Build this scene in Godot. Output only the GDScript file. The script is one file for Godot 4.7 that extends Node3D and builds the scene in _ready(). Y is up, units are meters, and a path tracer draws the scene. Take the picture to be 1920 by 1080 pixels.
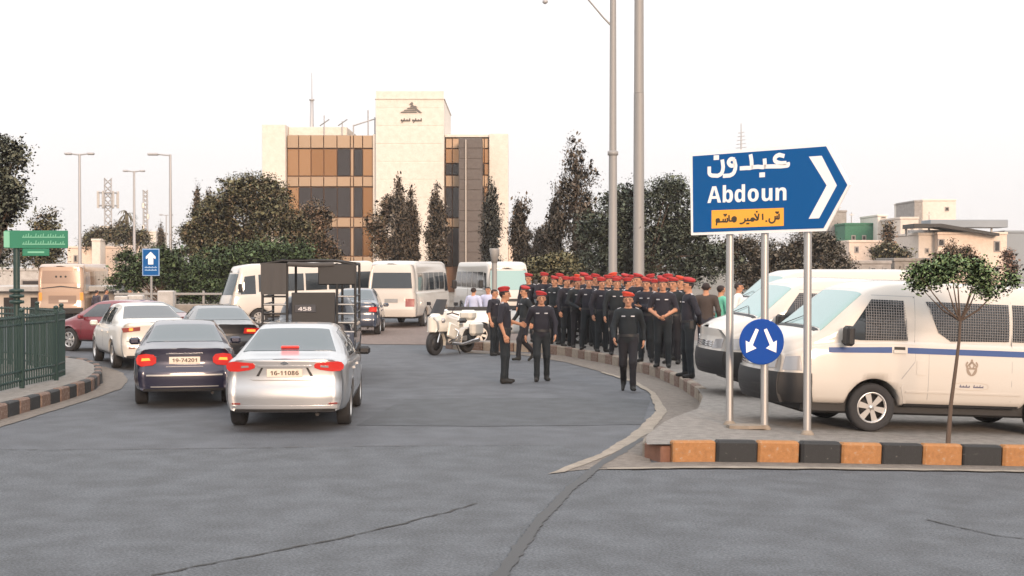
extends Node3D

const FLAT := -1
var M := {}
var rng := RandomNumberGenerator.new()
var taken := {}

# ---------- the place: height of the road surface at x metres right, d metres away ----------
func road_y(x: float, d: float) -> float:
	var k := maxf(0.0, x - 2.0)
	var drop := 0.045 * (k * k / (k + 0.35)) if k < 9.0 else 0.39 + 0.0 * k
	var y := -drop * (1.0 - smoothstep(22.0, 36.0, d))
	y -= 0.45 * smoothstep(44.0, 68.0, d) * smoothstep(7.0, 15.0, -x)
	return y

const PAVE := 0.22

func on_road(x: float, d: float, lift := 0.0) -> Vector3:
	return Vector3(x, road_y(x, d) + lift, -d)

# a spot read from the picture: px across, d metres away
func spot(px: float, d: float) -> Vector2:
	return Vector2((px - 960.0) / 2600.0 * d, d)

func high(py: float, d: float) -> float:
	return 2.35 + (500.0 - py) / 2600.0 * d

func _ready() -> void:
	rng.seed = 7
	make_camera_and_light()
	make_materials()
	make_ground()
	make_islands()
	make_buildings()
	make_trees()
	make_street()
	make_vehicles()
	make_people()

func make_camera_and_light() -> void:
	var cam := Camera3D.new()
	cam.name = "camera"
	cam.fov = 23.47
	cam.near = 0.1
	cam.far = 2500.0
	add_child(cam)
	cam.position = Vector3(0, 2.35, 0)
	cam.rotation_degrees = Vector3(-0.8814, 0, 0)
	cam.current = true
	var sky := ProceduralSkyMaterial.new()
	sky.sky_top_color = lin(0.98, 0.985, 1.0)
	sky.sky_horizon_color = lin(0.36, 0.348, 0.344)
	sky.sky_curve = 0.6
	sky.ground_horizon_color = lin(0.30, 0.29, 0.28)
	sky.ground_bottom_color = lin(0.12, 0.12, 0.12)
	var env := Environment.new()
	env.background_mode = Environment.BG_SKY
	env.sky = Sky.new()
	env.sky.sky_material = sky
	env.tonemap_mode = Environment.TONE_MAPPER_LINEAR
	env.tonemap_exposure = 2.5
	env.sdfgi_enabled = true
	env.ssao_enabled = true
	env.ssil_enabled = true
	env.fog_enabled = true
	env.fog_density = 0.0003
	env.fog_light_color = Color(0.93, 0.91, 0.9)
	var we := WorldEnvironment.new()
	we.name = "environment"
	we.environment = env
	add_child(we)
	var sun := DirectionalLight3D.new()
	sun.name = "sun"
	sun.light_color = Color(1.0, 0.86, 0.73)
	sun.light_energy = 0.5
	sun.light_angular_distance = 16.0
	sun.shadow_enabled = true
	sun.sky_mode = DirectionalLight3D.SKY_MODE_LIGHT_ONLY
	add_child(sun)
	sun.rotation_degrees = Vector3(-14, 15, 0)

# ---------- small helpers ----------
func lin(r: float, g: float, b: float) -> Color:
	return Color(r, g, b).linear_to_srgb()

func mat(r: float, g: float, b: float, rough := 0.8, metal := 0.0) -> StandardMaterial3D:
	var m := StandardMaterial3D.new()
	m.albedo_color = lin(r, g, b)
	m.roughness = rough
	m.metallic = metal
	return m

func paint(r: float, g: float, b: float, metal := 0.0, rough := 0.35) -> StandardMaterial3D:
	var m := mat(r, g, b, rough, metal)
	m.clearcoat_enabled = true
	m.clearcoat = 0.8
	m.clearcoat_roughness = 0.06
	return m

func numbered(n: String) -> String:
	if not taken.has(n):
		taken[n] = 0
		return n
	taken[n] += 1
	return "%s_%03d" % [n, taken[n]]

func thing(called: String, label: String, category: String, at := Vector3.ZERO, turn := 0.0, group := "") -> Node3D:
	var o := Node3D.new()
	o.name = numbered(called)
	add_child(o)
	o.position = at
	o.rotation.y = turn
	tag(o, label, category, group)
	return o

func tag(o: Node, label: String, category: String, group := "") -> void:
	o.set_meta("label", label)
	o.set_meta("category", category)
	if group != "":
		o.set_meta("group", group)

func S() -> SurfaceTool:
	var st := SurfaceTool.new()
	st.begin(Mesh.PRIMITIVE_TRIANGLES)
	st.set_smooth_group(FLAT)
	return st

func done(st: SurfaceTool, m: Material) -> ArrayMesh:
	st.generate_normals()
	st.index()
	var me := st.commit()
	me.surface_set_material(0, m)
	return me

func part(called: String, st: SurfaceTool, m: Material, parent: Node) -> MeshInstance3D:
	return inst(called, done(st, m), parent)

func inst(called: String, me: Mesh, parent: Node) -> MeshInstance3D:
	var o := MeshInstance3D.new()
	o.mesh = me
	o.name = called
	parent.add_child(o, true)
	return o

func struct(called: String, st: SurfaceTool, m: Material) -> MeshInstance3D:
	var o := part(numbered(called), st, m, self)
	o.set_meta("kind", "structure")
	return o

func tri(st: SurfaceTool, a: Vector3, b: Vector3, c: Vector3) -> void:
	st.add_vertex(a)
	st.add_vertex(b)
	st.add_vertex(c)

func quad(st: SurfaceTool, a: Vector3, b: Vector3, c: Vector3, d: Vector3) -> void:
	tri(st, a, b, c)
	tri(st, a, c, d)

# box with chamfered edges: centre, size, chamfer, turn
func box(st: SurfaceTool, c: Vector3, s: Vector3, bev := 0.0, b := Basis.IDENTITY) -> void:
	var h := s * 0.5
	st.set_smooth_group(FLAT)
	if bev <= 0.0:
		var p := []
		for k in 8:
			p.append(c + b * Vector3(h.x * (1 if k & 1 else -1), h.y * (1 if k & 2 else -1), h.z * (1 if k & 4 else -1)))
		for f in [[0, 2, 3, 1], [4, 5, 7, 6], [0, 4, 6, 2], [1, 3, 7, 5], [2, 6, 7, 3], [0, 1, 5, 4]]:
			quad(st, p[f[3]], p[f[2]], p[f[1]], p[f[0]])
		return
	var e := minf(bev, minf(h.x, minf(h.y, h.z)) * 0.9)
	# three points per corner
	var q := []
	for k in 8:
		var g := Vector3(1 if k & 1 else -1, 1 if k & 2 else -1, 1 if k & 4 else -1)
		var r := []
		for ax in 3:
			var v := h - Vector3(e, e, e)
			v[ax] = h[ax]
			r.append(c + b * (v * g))
		q.append(r)
	var faces := [[0, 2, 3, 1, 2], [4, 5, 7, 6, 2], [0, 4, 6, 2, 0], [1, 3, 7, 5, 0], [2, 6, 7, 3, 1], [0, 1, 5, 4, 1]]
	for f in faces:
		quad(st, q[f[3]][f[4]], q[f[2]][f[4]], q[f[1]][f[4]], q[f[0]][f[4]])
	for k in 8:
		for ax in 3:
			var o: int = k ^ (1 << ax)
			if o > k:
				var u := (ax + 1) % 3
				var w := (ax + 2) % 3
				turned(st, [q[k][u], q[o][u], q[o][w], q[k][w]], c)
		turned(st, [q[k][0], q[k][1], q[k][2]], c)

# a small face wound so that it looks away from c
func turned(st: SurfaceTool, p: Array, c: Vector3) -> void:
	var n: Vector3 = (p[1] - p[0]).cross(p[2] - p[0])
	var mid: Vector3 = (p[0] + p[1] + p[2]) / 3.0
	if n.dot(mid - c) > 0:
		p.reverse()
	tri(st, p[0], p[1], p[2])
	if p.size() == 4:
		tri(st, p[0], p[2], p[3])

func tube(st: SurfaceTool, pts: Array, radii: Array, sides := 8, smooth := true) -> void:
	st.set_smooth_group(0 if smooth else FLAT)
	var rings := []
	var up := Vector3(0.13, 0.31, 0.94).normalized()
	for i in pts.size():
		var a: Vector3 = pts[maxi(i - 1, 0)]
		var b: Vector3 = pts[mini(i + 1, pts.size() - 1)]
		var t := (b - a).normalized()
		if absf(t.dot(up)) > 0.95:
			up = Vector3(0.9, 0.1, 0.2).normalized()
		var u := t.cross(up).normalized()
		var v := t.cross(u)
		var ring := []
		var r: float = radii[mini(i, radii.size() - 1)]
		for k in sides:
			var an := TAU * k / sides
			ring.append(pts[i] + (u * cos(an) + v * sin(an)) * r)
		rings.append(ring)
	for i in rings.size() - 1:
		for k in sides:
			var k2 := (k + 1) % sides
			quad(st, rings[i][k], rings[i][k2], rings[i + 1][k2], rings[i + 1][k])
	st.set_smooth_group(FLAT)
	for e in [0, rings.size() - 1]:
		for k in sides:
			var k2 := (k + 1) % sides
			if e == 0:
				tri(st, pts[e], rings[e][k2], rings[e][k])
			else:
				tri(st, pts[e], rings[e][k], rings[e][k2])

# profile of Vector2(radius, height) turned about the y axis of x
func lathe(st: SurfaceTool, prof: Array, sides: int, x := Transform3D.IDENTITY, smooth := true) -> void:
	st.set_smooth_group(0 if smooth else FLAT)
	for i in prof.size() - 1:
		for k in sides:
			var a := TAU * k / sides
			var b := TAU * (k + 1) / sides
			var p0: Vector2 = prof[i]
			var p1: Vector2 = prof[i + 1]
			var q := [Vector3(cos(a) * p0.x, p0.y, sin(a) * p0.x), Vector3(cos(b) * p0.x, p0.y, sin(b) * p0.x), Vector3(cos(b) * p1.x, p1.y, sin(b) * p1.x), Vector3(cos(a) * p1.x, p1.y, sin(a) * p1.x)]
			if p0.x > 1e-5:
				tri(st, x * q[0], x * q[1], x * q[2])
			if p1.x > 1e-5:
				tri(st, x * q[0], x * q[2], x * q[3])

# flat outline (x, y) given thickness along +z of t
func prism(st: SurfaceTool, out: PackedVector2Array, depth: float, t := Transform3D.IDENTITY) -> void:
	st.set_smooth_group(FLAT)
	var idx := Geometry2D.triangulate_polygon(out)
	var ccw := not Geometry2D.is_polygon_clockwise(out)
	for i in range(0, idx.size(), 3):
		var a := out[idx[i]]
		var b := out[idx[i + 1]]
		var c := out[idx[i + 2]]
		if (b - a).cross(c - a) > 0:
			var w := b
			b = c
			c = w
		tri(st, t * Vector3(a.x, a.y, depth), t * Vector3(b.x, b.y, depth), t * Vector3(c.x, c.y, depth))
		tri(st, t * Vector3(a.x, a.y, 0), t * Vector3(c.x, c.y, 0), t * Vector3(b.x, b.y, 0))
	for i in out.size():
		var a := out[i]
		var b := out[(i + 1) % out.size()]
		if not ccw:
			var w := a
			a = b
			b = w
		quad(st, t * Vector3(a.x, a.y, depth), t * Vector3(b.x, b.y, depth), t * Vector3(b.x, b.y, 0), t * Vector3(a.x, a.y, 0))

# brush stroke along points (x, y), as raised flat lettering
func stroke(st: SurfaceTool, pts: Array, width: float, depth: float, t := Transform3D.IDENTITY) -> void:
	var line := PackedVector2Array()
	for p in pts:
		line.append(p)
	if line.size() > 2:
		var c := Curve2D.new()
		for i in line.size():
			var a := line[maxi(i - 1, 0)]
			var b := line[mini(i + 1, line.size() - 1)]
			var tg := (b - a) / 6.0
			c.add_point(line[i], -tg, tg)
		line = c.tessellate(2, 12)
	for poly in Geometry2D.offset_polyline(line, width * 0.5, Geometry2D.JOIN_ROUND, Geometry2D.END_SQUARE if line.size() < 2 else Geometry2D.END_BUTT):
		if not Geometry2D.is_polygon_clockwise(poly):
			prism(st, poly, depth, t)

func rect(x0: float, y0: float, x1: float, y1: float) -> PackedVector2Array:
	return PackedVector2Array([Vector2(x0, y0), Vector2(x1, y0), Vector2(x1, y1), Vector2(x0, y1)])

func along(pts: Array, s: float) -> Vector2:
	for i in pts.size() - 1:
		var l: float = pts[i].distance_to(pts[i + 1])
		if s <= l or i == pts.size() - 2:
			return pts[i].lerp(pts[i + 1], s / l)
		s -= l
	return pts[-1]

func path_length(pts: Array) -> float:
	var l := 0.0
	for i in pts.size() - 1:
		l += pts[i].distance_to(pts[i + 1])
	return l

# (key, value) pairs read at s
func look(a: Array, s: float) -> float:
	if s <= a[0][0]:
		return a[0][1]
	for i in a.size() - 1:
		if s <= a[i + 1][0]:
			return lerpf(a[i][1], a[i + 1][1], (s - a[i][0]) / (a[i + 1][0] - a[i][0]))
	return a[-1][1]

func noise_tex(size: int, freq: float, sd: int, lo: Color, hi: Color, octaves := 4, contrast := 1.0) -> ImageTexture:
	var n := FastNoiseLite.new()
	n.seed = sd
	n.frequency = freq
	n.fractal_octaves = octaves
	var im := n.get_seamless_image(size, size)
	im.convert(Image.FORMAT_RGB8)
	for y in size:
		for x in size:
			var v := clampf((im.get_pixel(x, y).r - 0.5) * contrast + 0.5, 0, 1)
			im.set_pixel(x, y, lo.lerp(hi, v))
	return ImageTexture.create_from_image(im)

func bumps(size: int, freq: float, sd: int, strength: float) -> ImageTexture:
	var n := FastNoiseLite.new()
	n.seed = sd
	n.frequency = freq
	n.fractal_octaves = 3
	var im := n.get_seamless_image(size, size)
	im.convert(Image.FORMAT_RGBA8)
	im.bump_map_to_normal_map(strength)
	return ImageTexture.create_from_image(im)

# worn paint: a base tone with chips of what lies below it
func chipped(size: int, sd: int, base: Color, chip: Color, above: float) -> ImageTexture:
	var n := FastNoiseLite.new()
	n.seed = sd
	n.frequency = 0.045
	n.fractal_octaves = 5
	n.fractal_gain = 0.65
	var im := n.get_seamless_image(size, size)
	im.convert(Image.FORMAT_RGB8)
	for y in size:
		for x in size:
			var v := im.get_pixel(x, y).r
			var c := base.lerp(chip, clampf((v - above) * 14.0, 0.0, 0.85))
			im.set_pixel(x, y, c.darkened(0.22 * clampf(0.62 - v, 0.0, 0.6)))
	return ImageTexture.create_from_image(im)

func world_mapped(m: StandardMaterial3D, tex: Texture2D, metres: float, detail: Texture2D = null, dmetres := 1.0, normal: Texture2D = null, nscale := 0.5) -> StandardMaterial3D:
	m.albedo_texture = tex
	m.uv1_triplanar = true
	m.uv1_world_triplanar = true
	m.uv1_scale = Vector3.ONE / metres
	if detail:
		m.detail_enabled = true
		m.detail_albedo = detail
		m.detail_blend_mode = BaseMaterial3D.BLEND_MODE_MUL
		m.detail_uv_layer = BaseMaterial3D.DETAIL_UV_2
		m.uv2_triplanar = true
		m.uv2_world_triplanar = true
		m.uv2_scale = Vector3.ONE / dmetres
	if normal:
		m.normal_enabled = true
		m.normal_texture = normal
		m.normal_scale = nscale
	return m

func make_materials() -> void:
	var w := Color.WHITE
	var fine := noise_tex(512, 0.16, 3, Color(0.74, 0.74, 0.74), Color(1.0, 1.0, 1.0), 4, 1.8)
	var blot := noise_tex(512, 0.03, 5, Color(0.85, 0.848, 0.846), w, 6, 1.5)
	var coarse := noise_tex(256, 0.03, 9, Color(0.88, 0.875, 0.87), w, 4, 1.4)
	var soft := noise_tex(256, 0.05, 11, Color(0.955, 0.95, 0.945), w, 4, 1.3)
	var nb := bumps(512, 0.2, 4, 5.0)
	M.asphalt = world_mapped(mat(0.118, 0.127, 0.144, 0.82), fine, 2.3, blot, 13.0, nb, 0.5)
	M.asphalt_dark = world_mapped(mat(0.082, 0.090, 0.102, 0.78), fine, 2.3, blot, 9.0, nb, 0.5)
	M.asphalt_pale = world_mapped(mat(0.122, 0.133, 0.149, 0.86), fine, 2.9, blot, 11.0, nb, 0.7)
	M.tar = world_mapped(mat(0.035, 0.035, 0.037, 0.6), fine, 0.7)
	M.crack = mat(0.03, 0.03, 0.03, 0.9)
	M.gutter = world_mapped(mat(0.24, 0.205, 0.175, 0.9), fine, 0.9, blot, 2.7, nb, 0.6)
	M.dust = world_mapped(mat(0.36, 0.31, 0.255, 0.95), fine, 0.5, coarse, 1.9)
	M.pavement = world_mapped(mat(0.30, 0.275, 0.25, 0.9), fine, 1.1, blot, 3.1, nb, 0.5)
	M.pink_pavement = world_mapped(mat(0.24, 0.18, 0.155, 0.9), fine, 1.1, blot, 4.1, nb, 0.5)
	M.ground = world_mapped(mat(0.22, 0.19, 0.155, 0.95), fine, 3.0, blot, 21.0)
	M.kerb_orange = world_mapped(mat(1, 1, 1, 0.78), chipped(256, 21, lin(0.44, 0.205, 0.072), lin(0.42, 0.33, 0.25), 0.74), 1.1, fine, 0.4, nb, 0.5)
	M.kerb_black = world_mapped(mat(1, 1, 1, 0.72), chipped(256, 22, lin(0.022, 0.024, 0.027), lin(0.24, 0.22, 0.19), 0.8), 0.9, fine, 0.4, nb, 0.5)
	M.kerb_brown = world_mapped(mat(1, 1, 1, 0.85), chipped(256, 23, lin(0.20, 0.125, 0.095), lin(0.34, 0.28, 0.23), 0.66), 0.8, fine, 0.4, nb, 0.5)
	M.kerb_plain = world_mapped(mat(0.37, 0.31, 0.25, 0.9), fine, 0.45, coarse, 1.3, nb, 0.5)
	M.kerb_red = world_mapped(mat(0.27, 0.13, 0.085, 0.85), fine, 0.35, coarse, 0.9, nb, 0.6)
	M.stone = world_mapped(mat(0.66, 0.615, 0.56, 0.85), soft, 9.0, soft, 2.3)
	M.stone2 = world_mapped(mat(0.58, 0.52, 0.465, 0.85), soft, 9.0, soft, 2.3)
	M.stone_pink = world_mapped(mat(0.68, 0.56, 0.475, 0.88), soft, 7.0, soft, 2.0)
	M.stone_grey = world_mapped(mat(0.42, 0.39, 0.37, 0.88), coarse, 5.0, fine, 2.0)
	M.dark_stone = world_mapped(mat(0.12, 0.098, 0.09, 0.6), coarse, 3.0, fine, 2.0)
	M.concrete = world_mapped(mat(0.34, 0.31, 0.28, 0.9), coarse, 3.0, fine, 1.0)
	M.white_wall = world_mapped(mat(0.62, 0.60, 0.58, 0.85), coarse, 4.0, fine, 1.0)
	M.green_cloth = world_mapped(mat(0.04, 0.16, 0.10, 0.85), coarse, 2.0)
	M.roof_grey = mat(0.20, 0.23, 0.26, 0.6)
	M.bronze = mat(0.34, 0.17, 0.075, 0.12, 0.65)
	M.bronze2 = mat(0.40, 0.22, 0.11, 0.16, 0.6)
	M.bronze_frame = mat(0.16, 0.085, 0.05, 0.5, 0.4)
	M.spandrel = mat(0.34, 0.24, 0.16, 0.3, 0.35)
	M.dark_glass = mat(0.03, 0.026, 0.026, 0.08)
	M.steel = mat(0.42, 0.41, 0.40, 0.42, 0.75)
	M.lamp_grey = mat(0.36, 0.36, 0.37, 0.55, 0.3)
	M.galv = mat(0.25, 0.245, 0.24, 0.6, 0.2)
	M.fence_green = mat(0.008, 0.030, 0.027, 0.5)
	M.sign_blue = mat(0.004, 0.078, 0.25, 0.55)
	M.sign_round = mat(0.003, 0.048, 0.26, 0.6)
	M.sign_blue.metallic_specular = 0.25
	M.sign_round.metallic_specular = 0.25
	M.sign_white = mat(0.78, 0.77, 0.76, 0.45)
	M.sign_orange = mat(0.78, 0.36, 0.035, 0.5)
	M.sign_dark = mat(0.04, 0.03, 0.02, 0.6)
	M.sign_green = mat(0.012, 0.15, 0.085, 0.45)
	M.sign_pale_green = mat(0.16, 0.40, 0.28, 0.5)
	M.bark = world_mapped(mat(0.12, 0.085, 0.065, 0.95), fine, 0.3)
	M.leaf = StandardMaterial3D.new()
	M.leaf.vertex_color_use_as_albedo = true
	M.leaf.roughness = 0.65
	M.leaf.backlight_enabled = true
	M.leaf.backlight = Color(0.3, 0.32, 0.2)
	M.body = StandardMaterial3D.new()
	M.body.vertex_color_use_as_albedo = true
	M.body.roughness = 0.85
	M.beret = mat(0.30, 0.022, 0.024, 0.95)
	M.beret_orange = mat(0.46, 0.045, 0.022, 0.95)
	M.leather = mat(0.012, 0.012, 0.014, 0.5)
	M.emblem = mat(0.11, 0.10, 0.095, 0.6)
	M.badge = mat(0.42, 0.42, 0.45, 0.45, 0.4)
	M.silver = paint(0.375, 0.385, 0.40, 0.7, 0.36)
	M.navy = paint(0.016, 0.016, 0.038, 0.35, 0.35)
	M.pearl = paint(0.52, 0.50, 0.46, 0.0, 0.4)
	M.maroon = paint(0.16, 0.014, 0.022, 0.3, 0.35)
	M.black_paint = paint(0.018, 0.019, 0.024, 0.2, 0.3)
	M.cream = paint(0.475, 0.445, 0.408, 0.0, 0.4)
	M.coach = paint(0.40, 0.27, 0.19, 0.1, 0.5)
	M.police_dark = paint(0.011, 0.013, 0.022, 0.1, 0.4)
	M.blue_car = paint(0.02, 0.03, 0.055, 0.3, 0.3)
	M.glass = mat(0.022, 0.028, 0.034, 0.05)
	M.glass.metallic_specular = 0.65
	M.glass_teal = mat(0.034, 0.052, 0.062, 0.06)
	M.glass_teal.metallic_specular = 0.65
	M.glass_pale = mat(0.24, 0.36, 0.355, 0.08)
	M.trim = mat(0.012, 0.012, 0.0135, 0.6)
	M.tyre = mat(0.022, 0.022, 0.024, 0.85)
	M.rim = mat(0.52, 0.51, 0.50, 0.3, 0.8)
	M.hub = mat(0.30, 0.30, 0.30, 0.45, 0.6)
	M.chrome = mat(0.65, 0.65, 0.66, 0.12, 1.0)
	M.lens_red = paint(0.45, 0.02, 0.015, 0.0, 0.2)
	M.lens_dull = paint(0.20, 0.035, 0.03, 0.0, 0.3)
	M.lens_clear = paint(0.34, 0.34, 0.35, 0.45, 0.15)
	M.lens_amber = paint(0.75, 0.32, 0.06, 0.0, 0.2)
	M.lit = mat(0.8, 0.25, 0.06, 0.3)
	M.lit.emission_enabled = true
	M.lit.emission = Color(1.0, 0.36, 0.10)
	M.lit.emission_energy_multiplier = 1.3
	M.lit_red = mat(0.6, 0.03, 0.02, 0.3)
	M.lit_red.emission_enabled = true
	M.lit_red.emission = Color(1.0, 0.10, 0.06)
	M.lit_red.emission_energy_multiplier = 0.45
	M.plate = mat(0.62, 0.52, 0.44, 0.5)
	M.stripe = mat(0.009, 0.05, 0.185, 0.5)
	M.canvas = world_mapped(mat(0.085, 0.08, 0.078, 0.95), fine, 0.5)
	M.grille = mat(0.26, 0.25, 0.25, 0.5, 0.4)
	M.moto_white = paint(0.58, 0.55, 0.49, 0.0, 0.35)

# ---------- ground, roads, islands ----------
func sheet(xs: Array, ds: Array, lift: float) -> SurfaceTool:
	var st := S()
	st.set_smooth_group(0)
	for j in ds.size() - 1:
		for i in xs.size() - 1:
			var a := on_road(xs[i], ds[j], lift)
			var b := on_road(xs[i + 1], ds[j], lift)
			var c := on_road(xs[i + 1], ds[j + 1], lift)
			var e := on_road(xs[i], ds[j + 1], lift)
			quad(st, a, e, c, b)
	return st

func steps(a: float, b: float, n: int) -> Array:
	var r := []
	for i in n + 1:
		r.append(lerpf(a, b, float(i) / n))
	return r

func make_ground() -> void:
	struct("ground", sheet([-900, -400, -150, -80, -50, -40] + steps(-32, 32, 64) + [40, 50, 80, 150, 400, 900], [-80, -30] + steps(-10, 90, 80) + [100, 120, 160, 220, 300, 500, 1600], -0.07), M.ground)
	struct("road", sheet(steps(-30, -10, 20) + steps(-9.6, 14, 80) + steps(14.5, 30, 12), steps(-8, 8, 16) + steps(8.3, 38, 110) + steps(38.8, 74, 44), 0.0), M.asphalt)
	# the near part is older, paler asphalt; behind it runs a darker resurfaced band
	band("asphalt_patch", [[-30, 18.35], [-9, 17.6], [-5, 17.75], [-1.0, 18.1], [0.6, 18.2], [1.15, 16.7], [1.4, 15.85], [3, 16.0], [8, 17.0], [14, 18.3], [29, 21]], M.asphalt_pale, 0.005)
	var st := S()
	ribbon(st, [[-1.9, 24.6], [-0.4, 24.75], [1.2, 24.7], [2.45, 24.5]], [[-2.3, 20.5], [-0.5, 20.35], [1.0, 20.45], [1.93, 20.6]], 0.005)
	struct("asphalt_patch", st, M.asphalt_dark)
	seam("tar_seam", [[-0.35, 9.4], [-0.12, 10.5], [0.19, 12.6], [0.55, 14.4], [0.98, 16.2], [1.36, 17.5], [1.75, 18.9]], 0.042, 0.07, M.tar, 0.014)
	seam("road_crack", [[-2.85, 9.9], [-2.75, 10.5], [-2.3, 11.0], [-1.9, 11.5], [-1.35, 12.1], [-1.0, 12.6], [-0.35, 13.7]], 0.004, 0.022, M.crack, 0.012)
	seam("road_seam", [[-9.0, 17.62], [-5.0, 17.72], [-3.4, 17.85], [-1.6, 18.05], [0.3, 18.2]], 0.006, 0.035, M.tar, 0.012)
	seam("road_crack", [[3.95, 13.2], [4.1, 12.9], [4.4, 12.55], [4.75, 12.4]], 0.004, 0.02, M.crack, 0.012)

func ribbon(st: SurfaceTool, a: Array, b: Array, lift: float, ragged := 0.0) -> void:
	var pa := []
	var pb := []
	for p in a:
		pa.append(Vector2(p[0], p[1]))
	for p in b:
		pb.append(Vector2(p[0], p[1]))
	var n := int(maxf(path_length(pa), path_length(pb)) / 0.12) + 2
	var la := path_length(pa)
	var lb := path_length(pb)
	var m := 1 + int(pa[0].distance_to(pb[0]) / 0.4)
	st.set_smooth_group(0)
	var rows := []
	var wob := 0.0
	for i in n + 1:
		var u := float(i) / n
		var q := along(pa, u * la)
		var w := along(pb, u * lb)
		wob = lerpf(wob, rng.randf_range(-1, 1), 0.35)
		var jit := (w - q).normalized() * wob * ragged * 1.3
		var row := []
		for k in m + 1:
			var p := q.lerp(w, float(k) / m) + (jit if k == 0 else (-jit * 0.6 if k == m and ragged > 0.045 else Vector2.ZERO))
			row.append(on_road(p.x, p.y, lift))
		rows.append(row)
	for i in n:
		for k in m:
			quad(st, rows[i][k], rows[i + 1][k], rows[i + 1][k + 1], rows[i][k + 1])

# everything nearer than an edge that runs from left to right
func band(called: String, edge: Array, m: Material, lift: float) -> void:
	var st := S()
	for i in edge.size() - 1:
		ribbon(st, [edge[i], edge[i + 1]], [[edge[i][0], 4.0], [edge[i + 1][0], 4.0]], lift)
	struct(called, st, m)

func seam(called: String, pts: Array, w0: float, w1: float, m: Material, lift: float) -> void:
	var p := []
	for q in pts:
		p.append(Vector2(q[0], q[1]))
	var n := int(path_length(p) / 0.07) + 2
	var l := path_length(p)
	var st := S()
	st.set_smooth_group(0)
	var last := []
	var wob := 0.0
	for i in n + 1:
		var s := l * i / n
		var c := along(p, s)
		var t := (along(p, minf(s + 0.05, l)) - along(p, maxf(s - 0.05, 0))).normalized()
		var side := Vector2(-t.y, t.x)
		var jag := 0.022 if m == M.crack else 0.006
		wob = clampf(wob + rng.randf_range(-jag, jag), -0.04, 0.04)
		c += side * wob
		var w := rng.randf_range(w0, w1)
		var q := [on_road(c.x + side.x * w, c.y + side.y * w, lift), on_road(c.x - side.x * w, c.y - side.y * w, lift)]
		if last:
			quad(st, last[0], q[0], q[1], last[1])
		last = q
	struct(called, st, m)

const RIGHT_EDGE := [Vector2(1.62, 16.75), Vector2(1.7, 17.5), Vector2(2.14, 19.2), Vector2(2.84, 21.1), Vector2(3.2, 23.2), Vector2(3.34, 25.2), Vector2(3.31, 26.9), Vector2(3.08, 29.7), Vector2(2.41, 33.0), Vector2(1.4, 36.4), Vector2(0.59, 38.0), Vector2(-0.9, 38.9), Vector2(-1.7, 39.4)]
const LEFT_EDGE := [Vector2(-7.9, 8.0), Vector2(-7.9, 21.6), Vector2(-7.9, 24.4), Vector2(-7.97, 26.0), Vector2(-8.37, 28.0), Vector2(-9.0, 30.1), Vector2(-9.8, 31.8), Vector2(-10.8, 33.0), Vector2(-12.5, 34.2), Vector2(-16.0, 35.0)]

func edge_x(pts: Array, d: float) -> float:
	for i in pts.size() - 1:
		if d <= pts[i + 1].y:
			return lerpf(pts[i].x, pts[i + 1].x, clampf((d - pts[i].y) / (pts[i + 1].y - pts[i].y), 0, 1))
	return pts[-1].x

func front_x(d: float) -> float:
	return 1.62 + (d - 16.55) / 0.21

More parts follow.
